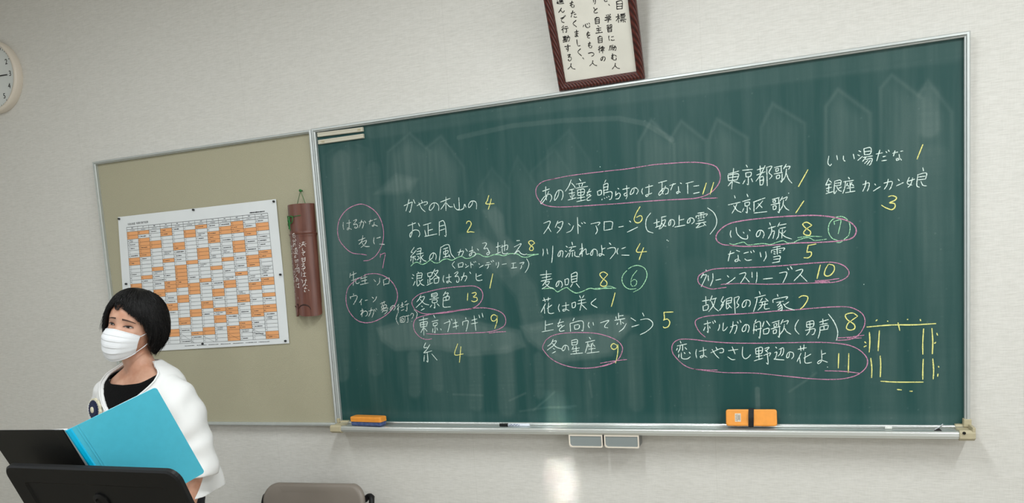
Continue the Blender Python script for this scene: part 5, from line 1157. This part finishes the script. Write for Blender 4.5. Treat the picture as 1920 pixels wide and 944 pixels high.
    btm = bt.rings(rows, cap=False).build('black_top', blk, t, smooth=True, label='black gathered round-necked top')
    md = btm.modifiers.new('s', 'SOLIDIFY'); md.thickness = .003
    # ---- trousers and shoes
    tr = MB()
    tr.rings([[Vector((p.x * 1.06, (p.y - .015) * 1.1 + .015, z)) for p in [tor(.84, 2*math.pi*k/40, .012) for k in range(40)]] for z in (.80, .86, .93)])
    for s in (-1, 1):
        p_, r_ = cap_tube([(s*.080, .02, .86), (s*.088, .015, .70), (s*.092, .012, .47), (s*.092, .03, .28), (s*.092, .035, .10)], [.098, .092, .078, .072, .066]); tr.tube(p_, r_, 24)
    to_ = tr.build('trousers', mat('dark_trousers', (34, 36, 44), .85, bump=.2, scale=300), t, smooth=True)
    md = to_.modifiers.new('r', 'REMESH'); md.mode = 'VOXEL'; md.voxel_size = .007; md.use_smooth_shade = True
    md = to_.modifiers.new('s', 'SMOOTH'); md.iterations = 4
    for s in (-1, 1):
        sh = MB(); sh.rings([[Vector((s*.092 + wx * math.cos(k*math.pi/12), yc + 0, 0.0)) for k in range(24)] for wx, yc in ((.01, 0),)]) if False else None
        def sole(z, g): return [Vector((s*.093 + (.040 + g) * math.cos(k*math.pi/16) * (1 - .12 * (math.sin(k*math.pi/16) > 0)), -.035 - (.128 + g) * math.sin(k*math.pi/16) * -1 * (-1), z)) for k in range(32)]
        sh.rings([sole(.0, -.002), sole(.012, 0), sole(.03, .002), sole(.05, -.004), sole(.068, -.016), sole(.075, -.03)])
        sh.build('shoe', mat('black_shoe', (24, 22, 22), .4), t, smooth=True)
    # ---- cardigan: swinging body with a deep V, wide elbow sleeves
    CT = [(.835, .228, .160, .196), (.92, .214, .150, .180), (1.0, .202, .138, .162), (1.06, .192, .130, .145), (1.12, .172, .126, .120), (1.17, .166, .116, .110), (1.205, .160, .098, .106), (1.235, .150, .082, .100), (1.262, .124, .066, .090), (1.283, .083, .050, .076), (1.298, .064, .040, .066)]
    def ctor(z, a, off=0):
        w, f, b = interp(CT, z); c, s_ = math.cos(a), math.sin(a); n_ = 2.3; k = (abs(c)**n_ + abs(s_)**n_) ** (-1/n_)
        fold = .006 * (1 - sstep_(.92, 1.1, z)) * math.sin(a * 9 + .6) + .0025 * math.sin(a * 5 + z * 40) * (1 - sstep_(1.0, 1.2, z))
        return Vector(((w + off + fold) * s_ * k, .015 - ((f if c > 0 else b) + off + fold) * c * k, z))
    def vopen(z): return math.radians(interp([(.835, 9), (1.08, 3), (1.125, 3), (1.16, 14), (1.20, 30), (1.235, 46), (1.265, 62), (1.285, 74), (1.298, 88)], z)[0])
    cg = MB(); rows_o, rows_i = [], []
    NZ_ = 60; NA_ = 110
    for j in range(NZ_ + 1):
        z = lerp(.835, 1.298, j / NZ_); a0 = vopen(z)
        back_drop = 0
        ro = []; 
        for k in range(NA_ + 1):
            a = lerp(a0, 2*math.pi - a0, k / NA_); zz = z
            ro.append(ctor(zz, a, .003))
        ri = []
        for k in range(NA_ + 1):
            a = lerp(a0, 2*math.pi - a0, k / NA_); ri.append(ctor(z, a, -.009))
        rows_o.append(ro + ri[::-1])
    cg.rings(rows_o, cap=False)
    kk = len(rows_o[0]); nA = NA_ + 1
    for base_ in (0, NZ_ * kk):                        # close hem and top
        for k in range(NA_): cg.f.append((base_ + k, base_ + k + 1, base_ + kk - 2 - k, base_ + kk - 1 - k))
    SL = {1: [(.112, .015, 1.210), (.148, .012, 1.182), (.176, .014, 1.13), (.190, .018, 1.05), (.198, .016, .985), (.203, .006, .905)],
          -1: [(-.112, .015, 1.210), (-.148, .012, 1.182), (-.176, .014, 1.13), (-.190, .018, 1.05), (-.198, .016, .985), (-.203, .006, .905)]}
    for s in (-1, 1):
        P = catmull([Vector(p) for p in SL[s]], 6); k = len(P); rs = []
        rad = [(0, .051), (.15, .057), (.35, .060), (.6, .064), (.85, .069), (1, .074)]
        for i, p in enumerate(P):
            r = interp(rad, i / (k - 1))[0]; tn = (P[min(i+1, k-1)] - P[max(i-1, 0)]).normalized(); sx = tn.cross(Vector((0, 1, 0))).normalized(); sy = tn.cross(sx)
            ring_ = []
            for q in range(40):
                a = 2*math.pi*q/40; fold = .0035 * math.sin(i * .9 + 2.2 * math.cos(a + 1)) + .0025 * math.sin(3 * a + i * .35)
                ring_.append(p + sx * (r * .92 + fold) * math.cos(a) + sy * (r * 1.06 + fold) * math.sin(a))
            rs.append(ring_)
        c = P[-1]; inner_ = []
        rs2 = rs + [[c + (v - c) * .84 for v in rs[-1]], [c + (v - c) * .70 + Vector((0, 0, .022)) for v in rs[-1]], [c + (v - c) * .3 + Vector((0, 0, .025)) for v in rs[-1]]]
        cg.rings(rs2)
    co_ = cg.build('cardigan', white, t, smooth=True, label='white open cardigan with wide elbow sleeves')
    md = co_.modifiers.new('r', 'REMESH'); md.mode = 'VOXEL'; md.voxel_size = .0045; md.use_smooth_shade = True
    md = co_.modifiers.new('s', 'SMOOTH'); md.factor = .5; md.iterations = 5
    tx_ = bpy.data.textures.new('folds', 'CLOUDS'); tx_.noise_scale = .09; tx_.noise_depth = 1
    md = co_.modifiers.new('f', 'DISPLACE'); md.texture = tx_; md.strength = .007; md.mid_level = .5; md.texture_coords = 'LOCAL'
    # neckline band and sleeve hems
    for s in (0, 1):
        P = []
        for j in range(40):
            z = lerp(1.10, 1.297, j / 39); a = vopen(z) + .03; a = a if s == 0 else 2*math.pi - a; P.append(ctor(z, a, .0055))
        MB().tube(P, .0028, 8).build('neck_band', white, co_, smooth=True)
    # flower badge on her right breast
    bc = ctor(1.152, -math.radians(29), .012); nrm = Vector((-math.sin(math.radians(14)), -math.cos(math.radians(14)), .08)).normalized(); ux = nrm.cross(Vector((0, 0, 1))).normalized(); uy = ux.cross(nrm)
    def disc(r, d, amp=0, nn_=0, w=48): return [bc + (ux * math.cos(2*math.pi*k/w) + uy * math.sin(2*math.pi*k/w)) * r * (1 + amp * math.sin(nn_ * 2*math.pi*k/w)) + nrm * d for k in range(w)]
    lace = mat('cream_lace', (226, 220, 196), .9, bump=.6, scale=400); navy = mat('navy_ribbon', (24, 34, 72), .7, bump=.5, scale=200)
    bd = MB().rings([disc(.038, -.004, .05, 12), disc(.038, .003, .05, 12), disc(.02, .005)]).build('flower_badge', lace, co_, label='navy and cream rosette')
    return t, bc, ux, uy, nrm, navy, lace, co_, disc
HEAD_YAW, HEAD_ROLL, HEAD_PITCH = 15, 14, -5
_w = woman()
_t, bc, ux, uy, nrm, navy, lace, co_, disc = _w
fl = MB()
for ring_r, n_p, dd in ((.029, 22, .0055), (.022, 18, .0075)):
    for k in range(n_p):
        a = 2 * math.pi * k / n_p; w_ = .0042
        dr = ux * math.cos(a) + uy * math.sin(a); tn = ux * -math.sin(a) + uy * math.cos(a)
        p0, p1 = bc + dr * ring_r * .5 + nrm * dd, bc + dr * ring_r * 1.02 + tn * .004 + nrm * (dd - .001)
        fl.slab([p0 - tn * w_ * .6, p1 - tn * w_, bc + dr * ring_r * 1.14 + tn * .004 + nrm * (dd - .001), p1 + tn * w_, p0 + tn * w_ * .6], nrm, .0015)
fl.build('ribbon_petals', navy, co_, kind='stuff')
MB().rings([disc(.0105, .008), disc(.0105, .0105), disc(.006, .012)]).build('badge_centre', lace, co_, smooth=True)
# tidy: free copies of nothing, keep names plain
